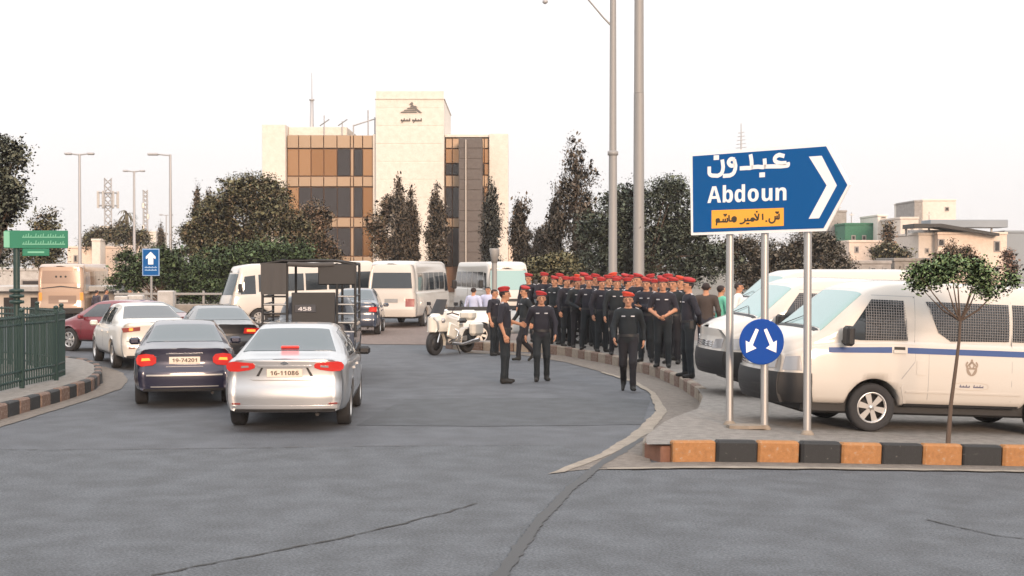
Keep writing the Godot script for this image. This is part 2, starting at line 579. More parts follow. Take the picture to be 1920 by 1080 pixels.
func make_islands() -> void:
	# pavement of the right-hand island, slice by slice from near to far
	var st := S()
	st.set_smooth_group(0)
	var ds := steps(16.6, 40.0, 94)
	for j in ds.size() - 1:
		var r := []
		for d in [ds[j], ds[j + 1]]:
			var x0 := edge_x(RIGHT_EDGE, d)
			var x1 := minf(front_x(d), 20.0)
			x1 = maxf(x1, x0 + 0.02)
			var row := []
			for k in 41:
				var x := lerpf(x0, x1, float(k) / 40)
				row.append(on_road(x, d, PAVE))
			r.append(row)
		for k in 40:
			quad(st, r[0][k], r[1][k], r[1][k + 1], r[0][k + 1])
	struct("pavement", st, M.pavement)
	st = S()
	st.set_smooth_group(0)
	ds = steps(8.0, 35.0, 90)
	for j in ds.size() - 1:
		var a := edge_x(LEFT_EDGE, ds[j])
		var b := edge_x(LEFT_EDGE, ds[j + 1])
		for k in 8:
			var u := float(k) / 8
			var v := float(k + 1) / 8
			quad(st, on_road(lerpf(-30, a, u), ds[j], PAVE), on_road(lerpf(-30, b, u), ds[j + 1], PAVE), on_road(lerpf(-30, b, v), ds[j + 1], PAVE), on_road(lerpf(-30, a, v), ds[j], PAVE))
	struct("pavement", st, M.pavement)
	# gutter of dusty concrete round the right-hand island
	st = S()
	ribbon(st, [[0.45, 15.7], [1.14, 17.3], [1.81, 19.6], [2.42, 22.5], [2.63, 25.8], [2.5, 28.3], [2.0, 30.8], [1.3, 34.0], [0.3, 36.6], [-1.2, 37.6]], [[1.66, 16.5], [1.72, 17.5], [2.16, 19.2], [2.86, 21.1], [3.3, 24.0], [3.34, 26.9], [3.1, 29.7], [2.43, 33.0], [1.42, 36.4], [-1.7, 39.4]], 0.011, 0.05)
	struct("gutter", st, M.gutter)
	st = S()
	ribbon(st, [[0.4, 15.6], [1.08, 17.25], [1.74, 19.6], [2.34, 22.5], [2.55, 25.8], [2.42, 28.3], [1.95, 30.7]], [[0.6, 15.75], [1.28, 17.35], [1.95, 19.5], [2.52, 22.45], [2.68, 25.8], [2.53, 28.3], [2.02, 30.8]], 0.016, 0.046)
	struct("dust_line", st, M.dust)
	st = S()
	ribbon(st, [[0.9, 15.95], [2.0, 16.05], [4.0, 16.5], [8.0, 17.35], [14.0, 18.6]], [[1.62, 16.5], [2.0, 16.58], [4.0, 17.0], [8.0, 17.84], [14.0, 19.1]], 0.013, 0.05)
	struct("gutter", st, M.gutter)
	st = S()
	ribbon(st, [[1.1, 15.95], [2.0, 16.03], [4.0, 16.46], [8.0, 17.3], [14.0, 18.56]], [[1.1, 16.06], [2.0, 16.16], [4.0, 16.6], [8.0, 17.42], [14.0, 18.7]], 0.018, 0.05)
	struct("dust_line", st, M.dust)
	st = S()
	ribbon(st, [[-7.84, 8.0], [-7.84, 24.4], [-7.9, 26.2], [-8.3, 28.1], [-8.95, 30.2], [-9.8, 31.9], [-12.5, 34.3]], [[-7.5, 8.0], [-7.45, 24.4], [-7.5, 26.6], [-7.9, 28.5], [-8.6, 30.6], [-9.5, 32.4], [-12.3, 35.0]], 0.011, 0.06)
	struct("gutter", st, M.gutter)
	st = S()
	ribbon(st, [[-10, 58], [-4, 58], [4, 57], [16, 57]], [[-6, 43.5], [-4.3, 41.8], [0, 41.2], [16, 41]], 0.012, 0.05)
	struct("paved_strip", st, M.pink_pavement)
	# kerbs: every block is a piece of its own
	var front := [Vector2(1.9, 16.62), Vector2(14.0, 19.16)]
	kerb("orange and black painted kerb along the road in front of the direction sign", front, 0.545, 0.27, ["kerb_orange", "kerb_black"], 0.16)
	kerb("worn concrete kerb corner at the left end of the orange and black kerb", [Vector2(1.86, 16.62), Vector2(1.66, 16.8), Vector2(1.74, 17.5), Vector2(2.2, 19.2), Vector2(2.9, 21.1), Vector2(3.26, 23.2), Vector2(3.38, 24.6)], 0.5, 0.2, ["kerb_red", "kerb_plain", "kerb_plain", "kerb_plain", "kerb_plain", "kerb_plain", "kerb_plain", "kerb_plain", "kerb_plain", "kerb_plain"], 0.15)
	kerb("faded brown and beige kerb curving behind the walking officers", [Vector2(3.4, 24.65), Vector2(3.37, 26.9), Vector2(3.14, 29.7), Vector2(2.47, 33.05), Vector2(1.45, 36.5), Vector2(0.62, 38.08), Vector2(-0.88, 38.96), Vector2(-1.7, 39.46), Vector2(-1.9, 40.0)], 0.5, 0.24, ["kerb_plain", "kerb_brown"], 0.16)
	kerb("black and brown painted kerb below the green fence", LEFT_EDGE, 0.5, 0.24, ["kerb_brown", "kerb_black"], 0.16)

func kerb(label: String, pts: Array, each: float, tall: float, mats: Array, wide: float) -> void:
	var k := thing("kerb", label, "kerb", on_road(pts[0].x, pts[0].y))
	var n := int(path_length(pts) / each)
	var meshes := {}
	for i in n:
		var a := along(pts, i * each)
		var b := along(pts, (i + 1) * each)
		var mn: String = mats[i % mats.size()]
		if not meshes.has(mn):
			var vs := []
			for v in 3:
				var st := S()
				box(st, Vector3(0, tall * 0.5 - 0.06, 0), Vector3(a.distance_to(b) - [0.008, 0.02, 0.012][v], tall + 0.12, wide + [0.0, 0.008, -0.006][v]), [0.02, 0.032, 0.026][v])
				vs.append(done(st, M[mn]))
			meshes[mn] = vs
		var o := inst("kerb_block", meshes[mn][(i * 7 + i / 3) % 3], k)
		var pa := on_road(a.x, a.y)
		var pb := on_road(b.x, b.y)
		var x := (pb - pa).normalized()
		var z := x.cross(Vector3.UP).normalized()
		o.transform = Transform3D(Basis(x, z.cross(x), z), (pa + pb) * 0.5 - k.position + Vector3(rng.randf_range(-0.006, 0.006), rng.randf_range(-0.008, 0.004), rng.randf_range(-0.006, 0.006)))

# ---------- buildings ----------
func slab(called: String, parent: Node, x0: float, x1: float, y0: float, y1: float, z0: float, z1: float, m: Material, bev := 0.03) -> MeshInstance3D:
	var st := S()
	box(st, Vector3((x0 + x1) / 2, (y0 + y1) / 2, (z0 + z1) / 2), Vector3(x1 - x0, y1 - y0, z1 - z0), bev)
	return part(called, st, m, parent)

func make_buildings() -> void:
	office()
	right_town()
	left_town()

# the office block: 19.7 picture pixels to the metre at 132 m
func office() -> void:
	var d := 132.0
	var k := d / 2600.0
	var cx := (720.0 - 960.0) * k
	var b := thing("office_building", "cream stone office block with bronze glass bays and a tall blank tower", "building", Vector3(cx, 0, -d))
	var X := func(px: float) -> float: return (px - 720.0) * k
	var Y := func(py: float) -> float: return high(py, d)
	# left wing: flank of stone, then the recessed bronze bay
	slab("stone_wing", b, X.call(494), X.call(537.5), -1, Y.call(235), -14, 0.6, M.stone)
	slab("stone_wing", b, X.call(538), X.call(648), Y.call(252), Y.call(236), -14, -1.2, M.stone)
	slab("stone_pier", b, X.call(700.5), X.call(722), -1, Y.call(253), -14, 0.5, M.stone)
	var tower := slab("tower", b, X.call(707), X.call(834), -1, Y.call(190), -13, 1.2, M.stone)
	slab("coping", tower, X.call(705.5), X.call(835.5), Y.call(190) + 0.02, Y.call(188.2), -13.1, 1.3, M.stone2, 0.02)
	# thin courses on the tower: shallow bands of stone, each a little proud
	for i in 9:
		var y: float = lerpf(Y.call(205), Y.call(470), i / 8.0)
		slab("stone_course", tower, X.call(707.5), X.call(833.5), y, y + 1.55, 1.15, 1.2 + 0.012 + 0.006 * (i % 3), M.stone, 0.008)
	slab("backing", b, X.call(538), X.call(700), -1, Y.call(253.5), -14, -0.45, M.bronze_frame)
	slab("backing", b, X.call(834.5), X.call(918), -1, Y.call(258.5), -14, -0.45, M.bronze_frame)
	slab("stone_wing", b, X.call(917.5), X.call(953), -1, Y.call(252), -14, 0.6, M.stone)
	slab("stone_wing", b, X.call(834.5), X.call(917), Y.call(258), Y.call(253), -14, 0.3, M.stone)
	slab("low_wing", b, X.call(953.5), X.call(985), -1, Y.call(455), -10, 0.2, M.stone_pink)
	# bands of the curtain wall: parapet and spandrels of pale bronze, window rows of glass panes
	var rows := [[253.5, 278, 0], [279, 330, 1], [331, 350, 0], [351, 407, 2], [408, 426, 0], [427, 480, 2], [481, 500, 0], [501, 550, 2]]
	var cols := [538.5, 560, 583, 607, 632, 657, 663, 680, 700]
	for r in rows:
		for c in cols.size() - 1:
			var m: Material = M.spandrel
			if r[2] == 1:
				m = [M.bronze2, M.bronze2, M.bronze, M.bronze, M.dark_glass, M.spandrel, M.dark_glass, M.bronze2][c]
			elif r[2] == 2:
				m = [M.bronze2, M.dark_glass, M.dark_glass, M.dark_glass, M.dark_glass, M.spandrel, M.dark_glass, M.bronze][c]
			var deep := 0.12 if r[2] else 0.0
			slab("pane" if r[2] else "spandrel_panel", b, X.call(cols[c] + 0.7), X.call(cols[c + 1] - 0.7), Y.call(r[1] - 0.6), Y.call(r[0] + 0.6), -0.44, -0.1 - deep + 0.02 * ((c * 5 + int(r[0])) % 3), m, 0.02)
	var rc := [835.5, 848, 862, 880, 897, 908, 917]
	for r in [[259, 278, 0], [279, 306, 1], [307, 328, 2], [329, 350, 0], [351, 408, 2], [409, 426, 0], [427, 500, 2]]:
		for c in rc.size() - 1:
			var m: Material = M.spandrel if r[2] == 0 else (M.bronze2 if r[2] == 1 or c == 5 else M.dark_glass)
			slab("pane" if r[2] else "spandrel_panel", b, X.call(rc[c] + 0.6), X.call(rc[c + 1] - 0.6), Y.call(r[1] - 0.5), Y.call(r[0] + 0.5), -0.44, -0.15 + 0.02 * (c % 2), m, 0.02)
	# the dark stair tower in front of the right bay, clad in dark stone slabs
	var shaft := slab("stair_shaft", b, X.call(862.5), X.call(905.5), -1, Y.call(265), 0.4, 3.2, M.dark_stone)
	for i in 13:
		var y0: float = Y.call(284 + i * 19.0)
		for c in 2:
			slab("cladding_slab", shaft, X.call([863.5, 877][c]), X.call([874.5, 904.5][c]), y0 + 0.04, y0 + 0.92, 3.1, 3.24 + 0.012 * ((i + c) % 2), M.dark_stone, 0.02)
	slab("fin", shaft, X.call(874.8), X.call(876.7), 0, Y.call(268), 3.2, 3.5, M.stone2)
	# emblem of slanted bars and the lettering below it, on the tower
	var st := S()
	var t := Transform3D(Basis.IDENTITY, Vector3(X.call(773), Y.call(205), 1.24))
	for i in 4:
		prism(st, PackedVector2Array([Vector2(-1.02 + i * 0.3, -0.5 + i * 0.18), Vector2(0.55 + i * 0.02, -0.5 + i * 0.18), Vector2(0.48 - i * 0.02, -0.38 + i * 0.18), Vector2(-0.9 + i * 0.3, -0.38 + i * 0.18)]), 0.06, t)
	prism(st, PackedVector2Array([Vector2(-0.12, 0.32), Vector2(0.1, 0.32), Vector2(1.02, -0.5), Vector2(0.74, -0.5)]), 0.07, t)
	prism(st, PackedVector2Array([Vector2(-0.2, 0.28), Vector2(0.1, 0.55), Vector2(0.2, 0.34)]), 0.08, t)
	part("emblem", st, M.emblem, b)
	st = S()
	t.origin = Vector3(X.call(773), Y.call(228), 1.24)
	for w in [[-0.98, -0.08], [0.1, 1.0]]:
		stroke(st, [Vector2(w[0], -0.06), Vector2(w[1], -0.06)], 0.13, 0.05, t)
		for i in 4:
			var x := lerpf(w[0] + 0.06, w[1] - 0.06, i / 3.0)
			stroke(st, [Vector2(x, -0.06), Vector2(x + 0.02, 0.06 + 0.1 * ((i * 3) % 2))], 0.11, 0.05, t)
		stroke(st, [Vector2(w[0] + 0.25, -0.06), Vector2(w[0] + 0.1, -0.26)], 0.1, 0.05, t)
	part("lettering", st, M.emblem, b)
	# roof gear
	var mast := thing("roof_mast", "thin tapering mast on the office block roof, left of the tower", "mast", Vector3(cx + X.call(574), Y.call(236), -d - 4))
	st = S()
	tube(st, [Vector3.ZERO, Vector3(0, 2.9, 0), Vector3(0, 2.95, 0), Vector3(0, 5.6, 0)], [0.2, 0.17, 0.07, 0.03], 8)
	part("pole", st, M.lamp_grey, mast)
	st = S()
	lathe(st, [Vector2(0, 2.85), Vector2(0.27, 2.87), Vector2(0.27, 3.0), Vector2(0, 3.02)], 10)
	part("collar", st, M.lamp_grey, mast)
	for a in [[606, 215, "small roof aerial with a slanted bar on the office block"], [640, 226, "short roof aerial nearest the tower's left edge on the office block"]]:
		var o := thing("roof_aerial", a[2], "aerial", Vector3(cx + X.call(a[0]), Y.call(252), -d - 0.9))
		st = S()
		tube(st, [Vector3.ZERO, Vector3(0, high(a[1], d) - high(252, d), 0)], [0.05], 6)
		part("pole", st, M.lamp_grey, o)
		st = S()
		tube(st, [Vector3(-0.4, 0.9, 0), Vector3(0.5, 1.5, 0.1)], [0.06], 6)
		part("cross_bar", st, M.hub, o)
	var fr := thing("roof_frame", "open steel frame on the office roof beside the tower", "frame", Vector3(cx + X.call(682), Y.call(252.5), -d - 0.8))
	for x in [-1.05, 0.35, 1.0]:
		st = S()
		tube(st, [Vector3(x, 0, 0), Vector3(x, 1.0 + (x + 1.05) * 0.35 + (0.9 if x == 0.35 else 0.0), 0)], [0.06], 6)
		part("post", st, M.lamp_grey, fr)
	st = S()
	tube(st, [Vector3(-1.1, 0.9, 0), Vector3(1.1, 1.6, 0)], [0.07], 6)
	part("beam", st, M.lamp_grey, fr)

func window_in(parent: Node, x: float, y: float, z: float, w: float, h: float) -> void:
	var f := slab("window", parent, x - w / 2, x + w / 2, y - h / 2, y + h / 2, z - 0.06, z + 0.05, M.stone_grey, 0.01)
	slab("pane", f, x - w / 2 + 0.12, x + w / 2 - 0.12, y - h / 2 + 0.12, y + h / 2 - 0.12, z, z + 0.065, M.dark_glass, 0.005)

# a plain block in the distance given by its picture box
func block(called: String, label: String, px0: float, px1: float, py: float, d: float, deep: float, m: Material, wins := [], cat := "building") -> Node3D:
	var k := d / 2600.0
	var c := (px0 + px1) / 2
	var b := thing(called, label, cat, Vector3((c - 960) * k, 0, -d))
	var w := (px1 - px0) * k
	var top := high(py, d)
	slab("wall", b, -w / 2, w / 2, -1.5, top, -deep, 0, m, 0.04)
	slab("parapet", b, -w / 2 - 0.06, w / 2 + 0.06, top + 0.01, top + 0.25, -deep - 0.06, 0.06, m, 0.03)
	for q in wins:
		window_in(b, (q[0] - c) * k, high(q[1], d), 0.02, q[2] * k, q[3] * k)
	return b

func right_town() -> void:
	var g := "houses on the slope at the right"
	block("stone_house", "pale peach house with three small dark windows behind the sapling", 1758, 1888, 440, 130, 14, M.stone_pink, [[1764.5, 455, 13, 14], [1869, 462, 12, 21], [1869, 506, 11, 13], [1800, 470, 5, 4]]).set_meta("group", g)
	block("annex_house", "lower pale annex with ribbed wall left of the peach house", 1722, 1757.5, 441, 131, 10, M.stone2, [[1738, 470, 8, 10]]).set_meta("group", g)
	block("white_house", "white house with a flat dark blue roof at the right edge", 1888.5, 1990, 447, 134, 14, M.white_wall, [[1900, 459, 19, 16]]).set_meta("group", g)
	var roof := block("roof_storey", "flat dark blue roof slab on the white house at the right edge", 1884, 1996, 437, 133.6, 14, M.roof_grey, [], "roof")
	roof.set_meta("group", g)
	block("tall_house", "cream block rising highest above the grey roof canopy", 1729, 1792, 377, 190, 14, M.stone, [[1775, 392, 8, 8]]).set_meta("group", g)
	block("stair_block", "narrow grey-beige block at the left of the highest cream block", 1714, 1729, 379, 189, 9, M.stone_grey).set_meta("group", g)
	block("stair_tower", "pinkish stair tower left of the grey roof canopy", 1688, 1722, 411, 150, 10, M.stone2, [[1699, 440, 4, 22], [1710, 428, 5, 8]]).set_meta("group", g)
	block("green_netted_house", "building wrapped in dark green netting right of the direction sign", 1584, 1645, 422, 160, 12, M.green_cloth, [[1600, 446, 8, 10], [1620, 446, 8, 10]]).set_meta("group", g)
	block("dark_house", "dark brown block directly behind the tip of the direction sign", 1556, 1587, 398, 165, 12, M.stone_grey, [[1570, 420, 6, 9]]).set_meta("group", g)
	block("slim_tower", "slim pale tower right of the green netted building", 1645.5, 1663, 406, 158, 8, M.stone, [[1656, 408, 9, 3]]).set_meta("group", g)
	block("long_house", "low pinkish house below the green netted building", 1592, 1720, 455, 140, 12, M.stone_pink, [[1634, 470, 10, 8], [1606, 468, 8, 12], [1690, 470, 7, 8]]).set_meta("group", g)
	block("low_wall_house", "low grey flat-roofed hut with two small windows above the parked vans", 1586, 1671, 495, 100, 5, M.stone_grey, [[1637, 505, 13, 10], [1660, 505, 10, 9]], "hut").set_meta("group", g)
	block("low_wall_house", "low pale flat-roofed hut left of the sapling above the near van", 1677, 1742, 490, 102, 5, M.concrete, [[1700, 500, 10, 8]], "hut").set_meta("group", g)
	# the grey roof canopy with its dark sloping edge
	var d := 128.0
	var k := d / 2600.0
	var c := thing("roof_canopy", "long grey metal canopy on posts on the peach house roof", "canopy", Vector3((1820 - 960) * k, high(440, d), -d - 3))
	var t := Transform3D(Basis.IDENTITY, Vector3(0, 0, -2))
	var st := S()
	prism(st, PackedVector2Array([Vector2(-4.9, 0.65), Vector2(-2.6, 0.75), Vector2(3.0, -0.1), Vector2(3.0, 0.15), Vector2(-2.4, 1.05), Vector2(-4.9, 1.05)]), 4.0, t)
	part("sloping_roof", st, M.trim, c)
	st = S()
	box(st, Vector3(1.2, 1.15, -2.6), Vector3(7.4, 0.75, 3.0), 0.04)
	part("roof_sheet", st, M.roof_grey, c)
	for x in [-4.6, -2.4, -0.6, 1.4, 3.6]:
		st = S()
		box(st, Vector3(x, 0.42, -1.9), Vector3(0.16, 0.85, 0.16), 0.01)
		part("post", st, M.white_wall, c)
	st = S()
	box(st, Vector3(-0.5, 0.3, -3.4), Vector3(7.0, 0.6, 0.2), 0.02)
	part("back_wall", st, M.white_wall, c)
	for a in [[1576, 398, 165, "roof aerial above the dark brown block by the sign tip"], [1600, 412, 160, "small roof pipe on the green netted building"], [1747, 412, 150, "roof pipe beside the grey canopy's left end"]]:
		var o := thing("roof_pipe", a[3], "pipe", Vector3((a[0] - 960) * a[2] / 2600.0, high(a[1], a[2]), -a[2] - 1.0))
		st = S()
		tube(st, [Vector3(0, -1.4, 0), Vector3(0, 0.9, 0)], [0.07, 0.05], 6)
		part("pole", st, M.hub, o)
		st = S()
		box(st, Vector3(0, 0.6, 0), Vector3(0.5, 0.1, 0.1), 0.01)
		part("cap", st, M.hub, o)
	# antenna whose tip shows above the direction sign
	var an := thing("far_antenna", "far thin aerial mast whose tip shows above the direction sign", "mast", Vector3((1389 - 960) * 180 / 2600.0, 0, -180))
	st = S()
	tube(st, [Vector3(0, -1, 0), Vector3(0, high(232, 180), 0)], [0.35, 0.06], 6)
	part("pole", st, M.lamp_grey, an)
	for i in 7:
		st = S()
		var y := high(250 + i * 7, 180)
		tube(st, [Vector3(-0.4 - 0.07 * i, y, 0), Vector3(0.4 + 0.07 * i, y + 0.12, 0.1)], [0.05], 5)
		part("cross_bar", st, M.lamp_grey, an)

func left_town() -> void:
	var g := "buildings behind the left island"
	block("beige_house", "beige stone house with a chimney-like corner behind the brown coach", 126, 262, 466, 150, 12, M.stone_pink, [[142, 485, 8, 14], [218, 488, 6, 12]]).set_meta("group", g)
	block("corner_tower", "pale narrow corner tower of the beige house behind the coach", 172, 188, 452, 148, 5, M.stone, [], "tower").set_meta("group", g)
	block("white_shed", "long white flat shed left of the brown coach", -40, 128, 508, 110, 8, M.white_wall, [[60, 530, 40, 12]]).set_meta("group", g)
	block("grey_shed", "small grey roof box above the white shed by the green sign", 62, 116, 499, 118, 6, M.stone_grey).set_meta("group", g)
	block("ruined_house", "small pale house with broken roofline right of the beige house", 232, 262, 455, 170, 8, M.stone2).set_meta("group", g)
	block("far_block", "far pale block under the left lattice tower", 188, 204, 426, 260, 8, M.stone, [[196, 432, 4, 5]]).set_meta("group", g)
	block("far_block", "far pale block under the right lattice tower", 262, 292, 436, 260, 8, M.stone, [[270, 442, 4, 5]]).set_meta("group", g)
	# low shop front behind the fence, with posts and a dark opening
	var s := thing("shop_front", "low cream shop front with a dark awning left of the coach", "shop", Vector3(-23.0, -0.45, -72))
	slab("wall", s, -4.0, 2.4, -0.2, 1.5, -3, 0, M.stone2)
	slab("awning", s, -4.3, 2.7, 1.52, 1.8, -3, 0.7, M.white_wall)
	for x in [-3.0, -1.6, -0.2, 1.2]:
		slab("opening", s, x - 0.4, x + 0.4, 0.0, 1.2, -0.05, 0.03, M.dark_glass, 0.01)
	# low concrete wall and white blocks beyond the junction
	var w := thing("concrete_wall", "low grey concrete wall with a rail below the dense green bushes", "wall", Vector3(-15.0, -0.5, -63))
	slab("wall", w, -3.2, 2.4, 0, 1.15, -0.3, 0, M.concrete)
	for i in 5:
		slab("rail_post", w, -3.0 + i * 1.3, -2.9 + i * 1.3, 1.16, 1.75, -0.2, -0.1, M.galv, 0.01)
	slab("rail", w, -3.1, 2.3, 1.56, 1.66, -0.09, -0.02, M.galv, 0.01)
	for a in [[228, 555, "leftmost white block beside the concrete wall"], [252, 553, "middle white block beside the concrete wall"], [309, 545, "tall white block right of the blue arrow sign"]]:
		var o := thing("barrier_block", a[2], "barrier", Vector3((a[0] - 960) * 61 / 2600.0, -0.45, -61))
		slab("block_body", o, -0.35, 0.35, 0, high(a[1], 61) + 0.45, -0.4, 0, M.white_wall, 0.05)
		slab("block_foot", o, -0.42, 0.42, 0.0, 0.2, -0.45, 0.05, M.concrete, 0.03)

# ---------- trees ----------
# one crown of many small leaf faces: blobs = [centre, radii], leaf size, tones (linear colours)
func crown(blobs: Array, count: int, size: float, tones: Array, upright := 0.0, fill := 0.35, inner := 2.6) -> ArrayMesh:
	size *= 0.8
	var v := PackedVector3Array()
	var n := PackedVector3Array()
	var c := PackedColorArray()
	var ix := PackedInt32Array()
	var vol := 0.0
	for b in blobs:
		vol += pow(b[1].x * b[1].y * b[1].z, 0.67)
	for b in blobs:
		var m := int(2.5 * count * pow(b[1].x * b[1].y * b[1].z, 0.67) / vol)
		var clumps := maxi(6, m / 26)
		for k in clumps:
			var dir := Vector3(rng.randfn(), rng.randfn(), rng.randfn()).normalized()
			var r := pow(rng.randf(), fill)
			var big := inner if r < 0.78 else 1.0
			var cc: Vector3 = b[0] + dir * b[1] * r * rng.randf_range(0.82, 1.1)
			var tone: Color = tones[rng.randi() % tones.size()]
			var spread := size * rng.randf_range(1.2, 2.6) * (1.0 - 0.4 * upright)
			for i in 26:
				var p := cc + Vector3(rng.randfn(), rng.randfn() * (0.7 + upright), rng.randfn()) * spread * 0.75
				var f := Vector3(rng.randfn(), rng.randfn() * 0.6 + upright * 2.5, rng.randfn()).normalized()
				var q := f.cross(Vector3(rng.randfn(), rng.randfn(), rng.randfn())).normalized()
				var s := size * rng.randf_range(0.55, 1.15) * (big if i < 5 else 1.0)
				var w := s * (0.62 - 0.2 * upright)
				var base := v.size()
				v.append_array([p - f * s * 0.5, p + q * w * 0.5, p + f * s * 0.5, p - q * w * 0.5])
				var nn := f.cross(q)
				nn = (nn if nn.dot(dir) > 0 else -nn)
				n.append_array([nn, nn, nn, nn])
				var t := tone * rng.randf_range(1.25, 2.15)
				t.a = 1.0
				c.append_array([t, t, t, t])
				ix.append_array([base, base + 1, base + 2, base, base + 2, base + 3])
	var a := []
	a.resize(Mesh.ARRAY_MAX)
	a[Mesh.ARRAY_VERTEX] = v
	a[Mesh.ARRAY_NORMAL] = n
	a[Mesh.ARRAY_COLOR] = c
	a[Mesh.ARRAY_INDEX] = ix
	var me := ArrayMesh.new()
	me.add_surface_from_arrays(Mesh.PRIMITIVE_TRIANGLES, a)
	me.surface_set_material(0, M.leaf)
	return me

func trunk(t: Node, tall: float, r: float, limbs: Array) -> void:
	var st := S()
	tube(st, [Vector3(0, -0.3, 0), Vector3(0, 0.15, 0), Vector3(0.06, tall * 0.5, 0.03), Vector3(-0.03, tall, 0)], [r * 1.4, r * 1.05, r * 0.85, r * 0.5], 8)
	for l in limbs:
		var a := Vector3(0.02, tall * rng.randf_range(0.55, 0.95), 0)
		var e: Vector3 = l
		tube(st, [a, a.lerp(e, 0.5) + Vector3(0, 0.15, 0), e], [r * 0.5, r * 0.33, r * 0.1], 6)
	part("trunk", st, M.bark, t)

# a broad tree from the picture boxes of its lobes: [px, py, rx, ry] at d metres
func broad(label: String, d: float, lobes: Array, tones: Array, count: int, size := 0.17, group := "", called := "broadleaf_tree", fill := 0.35) -> void:
	var k := d / 2600.0
	var mid := 0.0
	for l in lobes:
		mid += l[0] / lobes.size()
	var x := (mid - 960) * k
	var y := road_y(x, d) - 0.05
	var t := thing(called, label, "tree", Vector3(x, y, -d), 0.0, group)
	var blobs := []
	var limbs := []
	for l in lobes:
		var c := Vector3((l[0] - mid) * k, high(l[1], d) - y, rng.randf_range(-0.5, 0.5))
		var r := Vector3(l[2] * k, l[3] * k, maxf(l[2] * k * 0.8, 0.6))
		blobs.append([c, r])
		limbs.append(c + Vector3(0, -r.y * 0.2, 0))
		for e in 3:
			var o := Vector3(rng.randf_range(-0.7, 0.7) * r.x, rng.randf_range(-0.2, 0.7) * r.y, rng.randf_range(-0.6, 0.6) * r.z)
			blobs.append([c + o, r * rng.randf_range(0.4, 0.55)])
			limbs.append(c + o)
	trunk(t, maxf(1.0, blobs[0][0].y * 0.55), clampf(blobs[0][1].x * 0.08, 0.07, 0.25), limbs)
	inst("crown", crown(blobs, count, size, tones, 0.0, fill), t)

func cypress(label: String, px: float, py: float, wpx: float, d: float, tones: Array, group: String, ragged := 0.0) -> void:
	var k := d / 2600.0
	var x := (px - 960) * k
	var y := road_y(x, d) - 0.05
	var t := thing("cypress_tree", label, "tree", Vector3(x, y, -d), 0.0, group)
	var top := high(py, d) - y
	var w := wpx * k * 0.5
	var blobs := []
	var n := 12
	for i in n:
		var u := (i + 0.5) / n
		var r := w * (0.72 + 0.34 * sin(u * 2.4)) * (1.0 if u < 0.6 else maxf(0.10, 1.0 - pow((u - 0.6) / 0.4, 1.5)))
		blobs.append([Vector3(rng.randf_range(-1, 1) * w * (0.14 + ragged), 0.5 + u * (top - 0.7), rng.randf_range(-0.1, 0.1) * w), Vector3(r, top / n * 0.95, r)])
		if ragged > 0.0:
			blobs.append([Vector3(rng.randf_range(-1, 1) * w, 0.8 + u * (top - 1.2), 0), Vector3(r * 0.4, top / n * 1.2, r * 0.4)])
	var st := S()
	tube(st, [Vector3(0, -0.3, 0), Vector3(0, top * 0.5, 0), Vector3(0, top * 0.93, 0)], [w * 0.22, w * 0.14, 0.03], 7)
	part("trunk", st, M.bark, t)
	inst("crown", crown(blobs, 7500, 0.17, tones, 0.7, 0.45), t)

